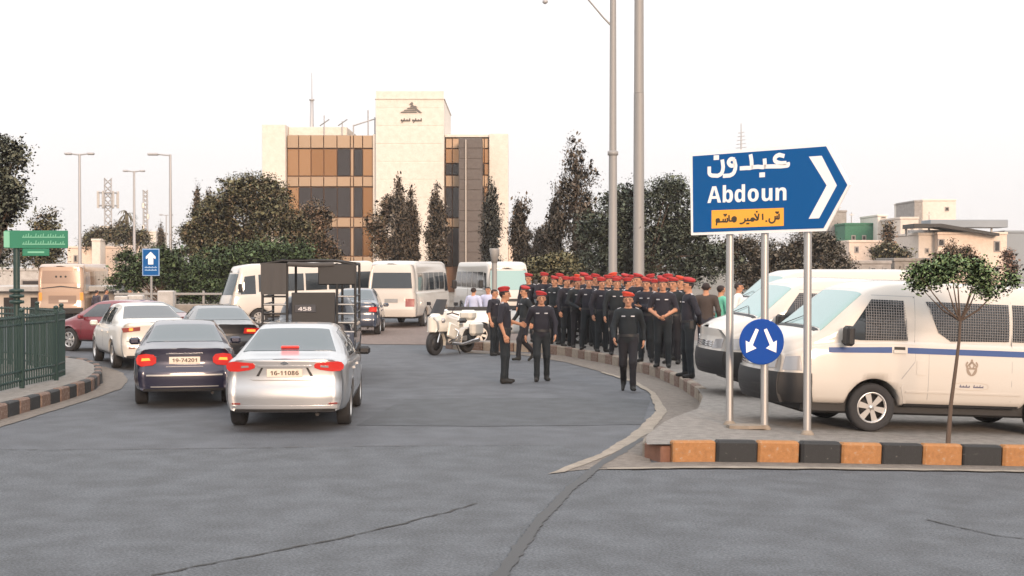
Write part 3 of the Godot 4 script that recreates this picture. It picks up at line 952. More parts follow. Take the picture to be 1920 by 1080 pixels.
func make_trees() -> void:
	var green := [Color(0.042, 0.068, 0.026), Color(0.052, 0.08, 0.032), Color(0.034, 0.056, 0.024)]
	var dusty := [Color(0.085, 0.078, 0.042), Color(0.11, 0.082, 0.05), Color(0.065, 0.066, 0.036), Color(0.078, 0.078, 0.042)]
	var brown := [Color(0.125, 0.08, 0.052), Color(0.105, 0.073, 0.047), Color(0.088, 0.072, 0.045)]
	var cyp := [Color(0.068, 0.051, 0.037), Color(0.054, 0.045, 0.033), Color(0.076, 0.059, 0.042)]
	var gc := "cypresses before the office block"
	# left edge
	broad("tall grey-green tree cut by the left edge above the green street sign", 48, [[-30, 300, 70, 55], [-15, 380, 62, 60], [-45, 460, 80, 60], [20, 290, 26, 30], [22, 375, 26, 40]], [Color(0.07, 0.078, 0.055), Color(0.085, 0.09, 0.065), Color(0.055, 0.062, 0.045)], 9000, 0.14)
	broad("dark rounded tree just right of the left-edge tree", 85, [[78, 420, 30, 26], [60, 470, 60, 34], [95, 480, 30, 22]], dusty, 5000, 0.16)
	broad("dusty tree behind the double lamp post at the left", 150, [[186, 445, 22, 20], [165, 455, 16, 16]], dusty, 2600, 0.22)
	broad("rounded dusty tree in front of the left lattice tower", 140, [[228, 438, 30, 24], [262, 446, 22, 18]], dusty, 3600, 0.22)
	# palm
	palm()
	# the big dusty tree and the green bushes left of the office block
	broad("large dusty brown-green tree left of the office block", 84, [[455, 370, 55, 48], [400, 410, 52, 48], [505, 400, 48, 50], [372, 460, 48, 45], [445, 450, 70, 50], [510, 360, 30, 30], [545, 430, 40, 45]], dusty, 26000, 0.16, "", "broadleaf_tree", 0.42)
	broad("brownish tree standing against the office block's bronze bay", 92, [[590, 420, 34, 44], [570, 470, 46, 44], [615, 480, 30, 34]], brown, 8500, 0.16)
	broad("dense dark green bush tree behind the blue arrow sign", 70, [[275, 505, 55, 36], [330, 510, 60, 42], [250, 525, 40, 30], [310, 480, 40, 22], [360, 545, 60, 36]], green, 14000, 0.13)
	broad("dense dark green bush tree behind the left white minibus", 72, [[440, 490, 75, 40], [520, 475, 62, 36], [400, 535, 80, 46], [560, 500, 60, 40], [470, 530, 80, 50]], green, 20000, 0.13)
	cypress("pair of small far cypress tips left of the dusty tree, left one", 370, 343, 16, 120, cyp, gc)
	cypress("pair of small far cypress tips left of the dusty tree, right one", 391, 350, 14, 121, cyp, gc)
	cypress("thin dark spire cypress right of the far lamp post", 302, 418, 11, 150, cyp, gc)
	# before the office block
	broad("ragged sparse conifer in front of the tower's left edge", 100, [[722, 400, 18, 40], [712, 450, 22, 44], [735, 470, 30, 30]], brown, 5200, 0.16, "", "conifer_tree", 0.5)
	cypress("tallest of the two twin cypress tips at the tower's foot", 750, 326, 34, 98, cyp, gc)
	cypress("right one of the two twin cypress tips at the tower's foot", 771, 352, 30, 99, cyp, gc)
	cypress("slender pointed cypress alone in front of the tower", 819, 345, 42, 98, cyp, gc)
	cypress("dark cypress right of the dark stair shaft", 921, 333, 40, 100, [Color(0.035, 0.036, 0.03), Color(0.042, 0.042, 0.034)], gc)
	cypress("short cypress with a bent tip right of the office block", 977, 366, 34, 90, cyp, gc, 0.25)
	cypress("tallest blunt-topped cypress left of the tall grey poles", 1080, 262, 74, 84, cyp, gc, 0.22)
	cypress("small cypress just left of the tallest cypress", 1042, 362, 24, 86, cyp, gc)
	cypress("stubby cypress low in the gap right of the short bent cypress", 1010, 425, 24, 92, cyp, gc)
	cypress("lowest stub of a cypress beside the small cypress", 1024, 415, 20, 95, cyp, gc)
	broad("yellow-green shrub behind the red berets on the left", 66, [[1015, 505, 40, 26], [1055, 500, 36, 26]], [Color(0.11, 0.10, 0.055), Color(0.09, 0.09, 0.05)], 4200, 0.13, "", "shrub")
	broad("big round dark green tree behind the crowd of officers", 74, [[1180, 390, 62, 56], [1250, 380, 62, 50], [1130, 430, 58, 52], [1310, 420, 56, 60], [1220, 460, 110, 60], [1150, 500, 90, 45], [1290, 500, 90, 45]], [Color(0.05, 0.064, 0.045), Color(0.062, 0.074, 0.053), Color(0.042, 0.053, 0.038)], 32000, 0.14, "", "broadleaf_tree", 0.42)
	broad("dusty brown tree behind the direction sign's posts", 76, [[1400, 480, 60, 46], [1460, 490, 56, 40], [1520, 470, 50, 46], [1565, 490, 40, 38], [1430, 520, 80, 30], [1530, 520, 70, 30]], [Color(0.075, 0.066, 0.05), Color(0.09, 0.075, 0.058), Color(0.06, 0.056, 0.043)], 20000, 0.14)
	broad("small dark shrub below the slim pale tower", 110, [[1660, 474, 26, 18], [1690, 478, 20, 12]], dusty, 2800, 0.2, "", "shrub")
	broad("thin brown conifer in front of the slim pale tower", 120, [[1662, 440, 6, 30]], brown, 700, 0.2, "", "conifer_tree")
	broad("brown tree top above the sapling's left side", 100, [[1780, 480, 14, 24], [1766, 488, 16, 12]], brown, 1400, 0.17)
	broad("narrow brown tree top above the sapling's middle", 101, [[1812, 478, 8, 18], [1824, 490, 14, 12]], brown, 1100, 0.17)
	broad("narrow reddish-brown tree right of the peach house window", 104, [[1893, 490, 8, 26], [1900, 505, 10, 14]], [Color(0.13, 0.08, 0.06)], 1000, 0.17)
	sapling()

func palm() -> void:
	var d := 190.0
	var t := thing("palm_tree", "small far palm between the two lattice towers", "tree", on_road(spot(238, d).x, d))
	var top := high(396, d)
	var st := S()
	tube(st, [Vector3(0, -0.3, 0), Vector3(0.1, top * 0.6, 0), Vector3(0, top, 0)], [0.3, 0.22, 0.2], 7)
	part("trunk", st, M.bark, t)
	st = S()
	for i in 26:
		var a := TAU * i / 26.0 + rng.randf() * 0.2
		var up := rng.randf_range(-0.5, 1.1)
		var o := Vector3(cos(a), 0, sin(a))
		var side := Vector3(-sin(a), 0, cos(a)) * 0.16
		var p := Vector3(0, top, 0)
		for s in 4:
			var q := p + (o * 0.42 + Vector3(0, 0.4 * up - 0.28 * s, 0))
			quad(st, p + side * (1.0 - s * 0.15), q + side * (0.85 - s * 0.2), q - side * (0.85 - s * 0.2), p - side * (1.0 - s * 0.15))
			p = q
	part("crown", st, mat(0.10, 0.085, 0.05, 0.8), t)

func sapling() -> void:
	var p := Vector2(5.6, 17.72)
	var base := on_road(p.x, p.y, PAVE)
	var t := thing("sapling_tree", "young sapling with a flat green crown in front of the near van", "tree", base)
	var st := S()
	var sx := p.y / 2600.0
	var at := func(px: float, py: float, z: float) -> Vector3: return Vector3((px - 960) * sx - p.x, high(py, p.y) - base.y, z)
	tube(st, [at.call(1779, 826, 0) * Vector3(1, 0, 1), at.call(1784, 760, 0), at.call(1792, 690, 0.02), at.call(1799, 640, 0), at.call(1801, 600, 0)], [0.034, 0.027, 0.024, 0.021, 0.019], 8)
	part("trunk", st, M.bark, t)
	var tips := [[1742, 545, -0.25], [1765, 530, 0.2], [1722, 520, 0.1], [1790, 520, -0.1], [1815, 530, 0.25], [1845, 535, -0.2], [1870, 540, 0.1], [1830, 510, 0.0], [1780, 500, 0.3]]
	var blobs := []
	for q in tips:
		st = S()
		var a: Vector3 = at.call(1801, 602, 0)
		var b: Vector3 = at.call(q[0], q[1], q[2])
		tube(st, [a, a.lerp(b, 0.45) + Vector3(0, -0.05, 0), b], [0.015, 0.011, 0.004], 6)
		part("branch", st, M.bark, t)
		blobs.append([b + Vector3(0, 0.05, 0), Vector3(0.15, 0.07, 0.18)])
	for q in [[1720, 515, 24, 16], [1750, 505, 30, 18], [1785, 500, 34, 20], [1820, 500, 30, 22], [1850, 520, 34, 20], [1885, 522, 22, 12], [1760, 525, 26, 12], [1840, 545, 22, 14], [1868, 548, 16, 12], [1730, 530, 20, 10], [1775, 488, 12, 10]]:
		blobs.append([at.call(q[0], q[1], rng.randf_range(-0.25, 0.25)), Vector3(q[2] * sx, q[3] * sx, 0.2)])
	inst("crown", crown(blobs, 3000, 0.06, [Color(0.095, 0.145, 0.062), Color(0.075, 0.12, 0.05), Color(0.12, 0.165, 0.08)], 0.0, 0.9, 1.0), t)

# ---------- lamps, poles, signs, fence ----------
func lamp(label: String, px: float, py: float, d: float, double: bool, reach: float, r: float) -> void:
	var p := spot(px, d)
	var base := on_road(p.x, d)
	var t := thing("street_lamp", label, "street lamp", base, 0.0, "street lamps")
	var top := high(py, d) - base.y
	var st := S()
	tube(st, [Vector3(0, -0.1, 0), Vector3(0, top, 0)], [r, r * 0.6], 8)
	part("pole", st, M.lamp_grey, t)
	for s in ([-1, 1] if double else [-1]):
		st = S()
		tube(st, [Vector3(0, top - 0.05, 0), Vector3(s * reach * 0.6, top + 0.02, 0)], [r * 0.5, r * 0.4], 6)
		part("arm", st, M.lamp_grey, t)
		st = S()
		box(st, Vector3(s * reach * 0.8, top + 0.02, 0), Vector3(reach * 0.5, 0.16, 0.3), 0.05)
		part("lamp_head", st, M.lamp_grey, t)

func lattice(label: String, px: float, py: float, d: float, w: float, panels: bool) -> void:
	var p := spot(px, d)
	var t := thing("lattice_tower", label, "tower", on_road(p.x, d), 0.3, "telecom towers")
	var top := high(py, d)
	var legs := [Vector3(-1, 0, -1), Vector3(1, 0, -1), Vector3(1, 0, 1), Vector3(-1, 0, 1)]
	for l in legs:
		var st := S()
		tube(st, [l * w * 0.5 + Vector3(0, -0.2, 0), l * w * 0.42 + Vector3(0, top, 0)], [0.12], 5)
		part("leg", st, M.lamp_grey, t)
	var n := int(top / (w * 0.9))
	var st := S()
	for i in n:
		var y0 := top * i / n
		var y1 := top * (i + 1) / n
		for k in 4:
			var a: Vector3 = legs[k] * w * 0.47
			var b: Vector3 = legs[(k + 1) % 4] * w * 0.47
			tube(st, [a + Vector3(0, y0, 0), b + Vector3(0, y1, 0)], [0.09], 4)
			tube(st, [b + Vector3(0, y0, 0), a + Vector3(0, y1, 0)], [0.09], 4)
	part("bracing", st, M.lamp_grey, t)
	if panels:
		for k in 6:
			st = S()
			var an := TAU * k / 6
			box(st, Vector3(cos(an) * 1.75, top - 4.0, sin(an) * 1.75), Vector3(0.5, 3.2, 0.3), 0.05, Basis(Vector3.UP, -an))
			part("antenna_panel", st, M.white_wall, t)
		for dy in [-2.8, -5.2]:
			st = S()
			lathe(st, [Vector2(1.6, top + dy), Vector2(1.75, top + dy), Vector2(1.75, top + dy + 0.2), Vector2(1.6, top + dy + 0.2), Vector2(1.6, top + dy)], 10)
			part("ring", st, M.lamp_grey, t)
	else:
		for k in 5:
			st = S()
			box(st, Vector3(w * 0.5 * (1 if k % 2 else -1), top * (0.35 + 0.12 * k), w * 0.5), Vector3(0.5, 1.0, 0.3), 0.05)
			part("antenna_panel", st, M.hub, t)

func make_street() -> void:
	lamp("tall double-armed street lamp at the far left above the coach", 150, 289, 84, true, 0.85, 0.12)
	lamp("farther double-armed street lamp between the lattice towers", 252, 321, 112, true, 0.85, 0.14)
	lamp("single-armed street lamp left of the dusty tree", 320, 290, 84, false, 1.3, 0.12)
	lamp("tiny far street lamp low beside the dusty tree", 312, 403, 150, true, 0.7, 0.09)
	lattice("left lattice telecom tower crowned with antenna panels", 203, 330, 260, 1.35, true)
	lattice("right slim lattice telecom tower behind the blue arrow sign", 273, 352, 260, 0.85, false)
	high_poles()
	big_sign()
	round_sign()
	arrow_sign()
	green_sign()
	fence()
	# slab of broken concrete between the sign posts, post in front of the teal windscreen
	var o := thing("concrete_slab", "broken flat concrete slab between the sign's two left posts", "slab", on_road(3.1, 18.55, PAVE))
	var st := S()
	prism(st, PackedVector2Array([Vector2(-0.2, -0.1), Vector2(0.05, -0.16), Vector2(0.3, -0.09), Vector2(0.27, 0.1), Vector2(0.0, 0.16), Vector2(-0.22, 0.08)]), 0.045, Transform3D(Basis(Vector3.RIGHT, -PI / 2), Vector3(0, 0.005, 0)))
	part("slab", st, M.kerb_plain, o)
	var b := thing("bollard_post", "short pale post with a wide head in front of the big cypress row", "post", on_road(spot(927, 57).x, 57))
	st = S()
	tube(st, [Vector3(0, -0.1, 0), Vector3(0, 2.55, 0)], [0.11], 8)
	part("pole", st, M.galv, b)
	st = S()
	lathe(st, [Vector2(0, 2.5), Vector2(0.12, 2.5), Vector2(0.21, 3.05), Vector2(0.2, 3.1), Vector2(0, 3.1)], 10)
	part("head", st, M.galv, b)

func high_poles() -> void:
	var d := 70.0
	var k := d / 2600.0
	var t := thing("high_mast", "slimmer of the two tall grey poles, with a collar and a bracket arm", "pole", on_road(spot(1149, d).x, d))
	var st := S()
	tube(st, [Vector3(0, -0.2, 0), Vector3(0, high(289, d), 0)], [0.23, 0.21], 12)
	part("lower_pole", st, M.galv, t)
	st = S()
	tube(st, [Vector3(0, high(288, d), 0), Vector3(0, 21.0, 0)], [0.185, 0.15], 12)
	part("upper_pole", st, M.galv, t)
	st = S()
	var y := high(288, d)
	lathe(st, [Vector2(0.2, y - 0.12), Vector2(0.27, y - 0.08), Vector2(0.27, y + 0.1), Vector2(0.18, y + 0.14)], 12)
	part("collar", st, M.galv, t)
	st = S()
	var a := Vector3(-0.12, high(48, d), 0)
	tube(st, [a, a + Vector3(-0.35, 0.35, 0), a + Vector3(-1.15, 1.3, 0), a + Vector3(-1.9, 1.95, 0), a + Vector3(-2.7, 2.1, 0), a + Vector3(-3.2, 1.75, 0), a + Vector3(-3.3, 1.35, 0)], [0.055, 0.045, 0.045, 0.045, 0.04, 0.04, 0.035], 7)
	part("arm", st, M.galv, t)
	st = S()
	lathe(st, [Vector2(0, 0.3), Vector2(0.05, 0.28), Vector2(0.08, 0.12), Vector2(0.15, 0.06), Vector2(0.13, -0.05), Vector2(0.0, -0.12)], 10, Transform3D(Basis.IDENTITY, a + Vector3(-3.3, 1.15, 0)))
	part("lamp_head", st, M.lamp_grey, t)
	t = thing("high_mast", "thicker of the two tall grey poles, plain and straight", "pole", on_road(spot(1197.5, d + 2).x, d + 2))
	st = S()
	tube(st, [Vector3(0, -0.2, 0), Vector3(0, high(175, d + 2) - 0.01, 0)], [0.31, 0.27], 14)
	part("lower_pole", st, M.galv, t)
	st = S()
	tube(st, [Vector3(0, high(175, d + 2), 0), Vector3(0, 24.0, 0)], [0.262, 0.22], 14)
	part("upper_pole", st, M.galv, t)

func big_sign() -> void:
	var bs := Basis(Vector3(0.7507, 0, 0.6607), Vector3.UP, Vector3(-0.6607, 0, 0.7507))
	var o := Vector3(2.94, 0, -18.9)
	var t := thing("direction_sign", "large blue arrow-shaped direction sign with white lettering on three posts", "sign", o)
	var panel := Transform3D(bs, Vector3.ZERO)
	var st := S()
	prism(st, PackedVector2Array([Vector2(-0.601, 3.922), Vector2(1.527, 3.943), Vector2(1.839, 3.396), Vector2(1.498, 2.81), Vector2(-0.578, 2.786)]), 0.03, panel)
	part("border", st, M.sign_white, t)
	st = S()
	prism(st, PackedVector2Array([Vector2(-0.552, 3.881), Vector2(1.501, 3.9), Vector2(1.804, 3.391), Vector2(1.467, 2.846), Vector2(-0.539, 2.824)]), 0.006, panel.translated_local(Vector3(0, 0, 0.029)))
	var face := part("blue_panel", st, M.sign_blue, t)
	var lift := panel.translated_local(Vector3(0, 0, 0.034))
	st = S()
	prism(st, PackedVector2Array([Vector2(1.256, 3.78), Vector2(1.44, 3.782), Vector2(1.658, 3.391), Vector2(1.406, 2.975), Vector2(1.256, 2.973), Vector2(1.514, 3.397)]), 0.004, lift)
	part("arrow", st, M.sign_white, face)
	st = S()
	for s in [[Vector2(0.895, 3.805), Vector2(0.818, 3.827), Vector2(0.754, 3.793), Vector2(0.761, 3.743), Vector2(0.839, 3.714), Vector2(0.923, 3.714)], [Vector2(0.945, 3.722), Vector2(0.94, 3.679), Vector2(0.839, 3.674), Vector2(0.697, 3.68), Vector2(0.583, 3.683)], [Vector2(0.594, 3.789), Vector2(0.591, 3.683), Vector2(0.496, 3.685), Vector2(0.394, 3.682)], [Vector2(0.377, 3.857), Vector2(0.394, 3.768), Vector2(0.389, 3.682), Vector2(0.321, 3.677), Vector2(0.211, 3.676)], [Vector2(0.13, 3.8), Vector2(0.07, 3.81), Vector2(0.033, 3.767), Vector2(0.07, 3.72), Vector2(0.133, 3.724)], [Vector2(0.122, 3.801), Vector2(0.144, 3.717), Vector2(0.122, 3.629), Vector2(0.055, 3.587), Vector2(-0.057, 3.586)], [Vector2(-0.068, 3.81), Vector2(-0.053, 3.713), Vector2(-0.072, 3.631), Vector2(-0.14, 3.592), Vector2(-0.231, 3.599), Vector2(-0.277, 3.634), Vector2(-0.277, 3.724)]]:
		stroke(st, s, 0.055, 0.004, lift)
	for c in [Vector2(-0.163, 3.841), Vector2(0.558, 3.574)]:
		prism(st, rect(c.x - 0.042, c.y - 0.032, c.x + 0.042, c.y + 0.032), 0.004, lift)
	part("arabic_lettering", st, M.sign_white, face)
	st = S()
	prism(st, PackedVector2Array([Vector2(-0.237, 3.123), Vector2(0.887, 3.126), Vector2(0.887, 2.888), Vector2(-0.237, 2.874)]), 0.004, lift)
	var plate := part("street_plate", st, M.sign_orange, face)
	st = S()
	var up := lift.translated_local(Vector3(0, 0, 0.003))
	for s in [[Vector2(0.818, 3.051), Vector2(0.818, 2.989), Vector2(0.79, 2.987), Vector2(0.79, 3.027)], [Vector2(0.79, 2.987), Vector2(0.761, 2.986), Vector2(0.76, 3.021)], [Vector2(0.76, 2.984), Vector2(0.747, 2.947), Vector2(0.704, 2.931), Vector2(0.669, 2.955), Vector2(0.676, 2.992)], [Vector2(0.568, 3.057), Vector2(0.571, 2.972)], [Vector2(0.51, 3.059), Vector2(0.496, 2.984), Vector2(0.46, 2.974)], [Vector2(0.445, 3.06), Vector2(0.496, 2.981)], [Vector2(0.46, 2.974), Vector2(0.426, 3), Vector2(0.394, 2.992), Vector2(0.402, 2.963), Vector2(0.438, 2.97)], [Vector2(0.394, 2.973), Vector2(0.343, 2.972), Vector2(0.343, 3.006)], [Vector2(0.343, 2.972), Vector2(0.299, 2.968)], [Vector2(0.295, 3.001), Vector2(0.292, 2.957), Vector2(0.248, 2.932), Vector2(0.211, 2.933)], [Vector2(0.152, 2.966), Vector2(0.156, 3.01), Vector2(0.122, 3.024), Vector2(0.092, 2.999), Vector2(0.115, 2.96), Vector2(0.152, 2.966)], [Vector2(0.092, 2.97), Vector2(0.048, 2.968)], [Vector2(0.043, 3.051), Vector2(0.048, 2.968)], [Vector2(0.018, 3.014), Vector2(0.019, 2.966), Vector2(-0.012, 2.964), Vector2(-0.014, 3.005)], [Vector2(-0.014, 2.964), Vector2(-0.047, 2.964), Vector2(-0.047, 3.002)], [Vector2(-0.047, 2.964), Vector2(-0.11, 2.961)], [Vector2(-0.11, 2.961), Vector2(-0.118, 3), Vector2(-0.155, 2.996), Vector2(-0.155, 2.962), Vector2(-0.11, 2.961)], [Vector2(-0.152, 2.962), Vector2(-0.158, 2.915)]]:
		stroke(st, s, 0.022, 0.003, up)
	for c in [Vector2(0.79, 3.058), Vector2(0.775, 3.071), Vector2(0.804, 3.07), Vector2(0.626, 2.956), Vector2(0.329, 2.93), Vector2(0.351, 2.93), Vector2(-0.017, 3.044), Vector2(-0.032, 3.059), Vector2(-0.002, 3.059), Vector2(0.479, 3.085)]:
		prism(st, rect(c.x - 0.013, c.y - 0.011, c.x + 0.013, c.y + 0.011), 0.003, up)
	part("arabic_lettering", st, M.sign_dark, plate)
	word("latin_lettering", "Abdoun", face, lift, Vector2(-0.305, 3.22), 1.23, 0.24, M.sign_white, true)
	for p in [0.0, 0.548, 1.192]:
		var q := bs * Vector3(p, 0, -0.055)
		st = S()
		var g := on_road(q.x + o.x, -(q.z + o.z), PAVE).y
		tube(st, [q + Vector3(0, g - 0.02, 0), q + Vector3(0, 3.75, 0)], [0.052], 14)
		part("post", st, M.steel, t)
		st = S()
		lathe(st, [Vector2(0.05, 0.06), Vector2(0.058, 0.05), Vector2(0.09, 0.012), Vector2(0.09, -0.01)], 12, Transform3D(Basis.IDENTITY, q + Vector3(0, g, 0)))
		part("base_collar", st, M.kerb_plain, t)

# Latin lettering: fitted to a width and a cap height from its lower left corner
func word(called: String, text: String, parent: Node, t: Transform3D, at: Vector2, wide: float, tall: float, m: Material, bold := false) -> void:
	var tm := TextMesh.new()
	var f := SystemFont.new()
	f.font_names = PackedStringArray(["Droid Sans"])
	f.font_weight = 700 if bold else 400
	tm.font = f
	tm.text = text
	tm.font_size = 64
	tm.pixel_size = 0.01
	tm.depth = 0.02
	tm.material = m
	var bb := tm.get_aabb()
	var o := inst(called, tm, parent)
	var s := Vector3(wide / bb.size.x, tall / bb.size.y, 0.2)
	o.transform = t * Transform3D(Basis.from_scale(s), Vector3(at.x - bb.position.x * s.x, at.y - bb.position.y * s.y, 0.002))


func round_sign() -> void:
	var c := Vector3(3.33, high(641, 18.46), -18.46)
	var t := thing("roundabout_sign", "round blue sign with two white down-pointing arrows on the middle post", "sign", c, 0.12)
	var st := S()
	var prof := [Vector2(0, 0), Vector2(0.292, 0), Vector2(0.305, -0.006), Vector2(0.305, -0.02), Vector2(0, -0.02)]
	lathe(st, prof, 40, Transform3D(Basis(Vector3.RIGHT, PI / 2), Vector3.ZERO), false)
	part("disc", st, M.sign_round, t)
	for s in [-1, 1]:
		st = S()
		# shaft and head of the arrow
		var q := PackedVector2Array()
		for p in [[0.035, 0.16], [0.075, 0.178], [0.165, -0.01], [0.213, 0.018], [0.205, -0.145], [0.065, -0.085], [0.118, -0.045]]:
			q.append(Vector2(p[0] * s, p[1]))
		prism(st, q, 0.004, Transform3D(Basis.IDENTITY, Vector3(-0.01, 0, 0.001)))
		part("arrow", st, M.sign_white, t)
	st = S()
	box(st, Vector3(0, 0, -0.03), Vector3(0.12, 0.05, 0.03), 0.005)
	part("bracket", st, M.steel, t)

func arrow_sign() -> void:
	var d := 46.0
	var p := spot(283, d)
	var t := thing("ahead_sign", "small blue sign with a white up arrow on a post behind the cars", "sign", on_road(p.x, d))
	var st := S()
	var y0 := high(517, d)
	var y1 := high(466, d)
	tube(st, [Vector3(0, -0.1, -0.04), Vector3(0, y1 - 0.1, -0.04)], [0.04], 8)
	part("post", st, M.galv, t)
	st = S()
	box(st, Vector3(0, (y0 + y1) / 2, 0.005), Vector3(0.57, y1 - y0, 0.03), 0.008)
	part("border", st, mat(0.22, 0.33, 0.52, 0.5), t)
	st = S()
	box(st, Vector3(0, (y0 + y1) / 2, 0.02), Vector3(0.51, y1 - y0 - 0.06, 0.012), 0.003)
	part("panel", st, M.sign_blue, t)
	st = S()
	var m := (y0 + y1) / 2 + 0.13
	prism(st, PackedVector2Array([Vector2(0, 0.22), Vector2(0.16, 0.06), Vector2(0.16, -0.02), Vector2(0.085, 0.02), Vector2(0.085, -0.2), Vector2(-0.085, -0.2), Vector2(-0.085, 0.02), Vector2(-0.16, -0.02), Vector2(-0.16, 0.06)]), 0.006, Transform3D(Basis.IDENTITY, Vector3(0, m, 0.027)))
	part("arrow", st, M.sign_white, t)
	for r in 2:
		st = S()
		for k in 4:
			stroke(st, [Vector2(-0.2 + k * 0.1, m - 0.3 - r * 0.09), Vector2(-0.095 + k * 0.1, m - 0.3 - r * 0.09)], 0.028, 0.005, Transform3D(Basis.IDENTITY, Vector3(0, 0, 0.027)))
			stroke(st, [Vector2(-0.16 + k * 0.105, m - 0.3 - r * 0.09), Vector2(-0.15 + k * 0.105, m - 0.26 - r * 0.09)], 0.02, 0.005, Transform3D(Basis.IDENTITY, Vector3(0, 0, 0.027)))
		part("lettering", st, mat(0.30, 0.42, 0.6, 0.5), t)

func green_sign() -> void:
	var d := 26.6
	var k := d / 2600.0
	var p := spot(31, d)
	var t := thing("street_name_sign", "green street name sign on a dark post behind the green fence", "sign", on_road(p.x, d, PAVE))
	var b := t.position.y
	var st := S()
	tube(st, [Vector3(0, 0, 0), Vector3(0, high(432, d) - b, 0)], [0.062], 10)
	part("post", st, M.fence_green, t)
	for q in [545, 555, 566]:
		st = S()
		lathe(st, [Vector2(0.06, -0.04), Vector2(0.14, -0.025), Vector2(0.14, 0.025), Vector2(0.06, 0.04)], 12, Transform3D(Basis.IDENTITY, Vector3(0, high(q, d) - b, 0)))
		part("collar", st, M.fence_green, t)
	st = S()
	box(st, Vector3((71 - 31) * k, high(449, d) - b, 0.075), Vector3(118 * k, 33 * k, 0.03), 0.006)
	var pan := part("name_panel", st, M.sign_green, t)
	for r in 2:
		st = S()
		var y := high(443 + r * 13, d) - b
		stroke(st, [Vector2(14 * k, y - 0.02), Vector2(94 * k, y - 0.02)], 0.02, 0.004, Transform3D(Basis.IDENTITY, Vector3(0, 0, 0.091)))
		for i in 17:
			var x := (16 + i * 4.6) * k
			if i % 5 == 4:
				continue
			stroke(st, [Vector2(x, y - 0.02), Vector2(x + 0.012, y + 0.02 + 0.03 * ((i * 7) % 3) / 2.0)], 0.014, 0.004, Transform3D(Basis.IDENTITY, Vector3(0, 0, 0.091)))
		part("lettering", st, M.sign_pale_green, pan)
	st = S()
	box(st, Vector3((16 - 31) * k - 0.0, high(449, d) - b, 0.093), Vector3(11 * k, 30 * k, 0.004), 0.001)
	part("end_band", st, M.sign_pale_green, pan)
	st = S()
	box(st, Vector3((70 - 31) * k, high(473, d) - b, 0.075), Vector3(50 * k, 14 * k, 0.03), 0.006)
	part("lower_panel", st, M.sign_green, t)
	st = S()
	st.set_smooth_group(FLAT)
	stroke(st, [Vector2((55 - 31) * k, high(473, d) - b), Vector2((86 - 31) * k, high(473, d) - b)], 0.03, 0.004, Transform3D(Basis.IDENTITY, Vector3(0, 0, 0.091)))
	part("lettering", st, M.sign_pale_green, t)

func fence() -> void:
	var path := [Vector2(-8.62, 17.5), Vector2(-8.6, 24.0), Vector2(-8.5, 25.6), Vector2(-8.62, 26.7), Vector2(-9.1, 27.9), Vector2(-10.2, 29.3), Vector2(-12.2, 30.6), Vector2(-15.0, 31.2)]
	var t := thing("railing_fence", "dark green vertical-bar railing curving round the left island", "fence", on_road(path[0].x, path[0].y, PAVE))
	var l := path_length(path)
	var st := S()
	box(st, Vector3(0, 0.66, 0), Vector3(0.026, 1.24, 0.026), 0.004)
	var bar := done(st, M.fence_green)
	st = S()
	box(st, Vector3(0, 0.66, 0), Vector3(0.075, 1.36, 0.075), 0.01)
	lathe(st, [Vector2(0, 1.41), Vector2(0.045, 1.39), Vector2(0.05, 1.35), Vector2(0, 1.33)], 8)
	var post := done(st, M.fence_green)
	var n := int(l / 0.105)
	for i in n + 1:
		var p := along(path, l * i / n)
		var o := inst("post" if i % 16 == 0 else "bar", post if i % 16 == 0 else bar, t)
		o.position = on_road(p.x, p.y, PAVE) - t.position
	for y in [0.14, 0.3, 1.12, 1.24]:
		for i in range(0, n, 16):
			st = S()
			var pts := []
			for q in 9:
				var p := along(path, minf(l, l * (i + q * 2.0) / n))
				pts.append(on_road(p.x, p.y, PAVE + y) - t.position)
			tube(st, pts, [0.021], 6, false)
			part("rail", st, M.fence_green, t)

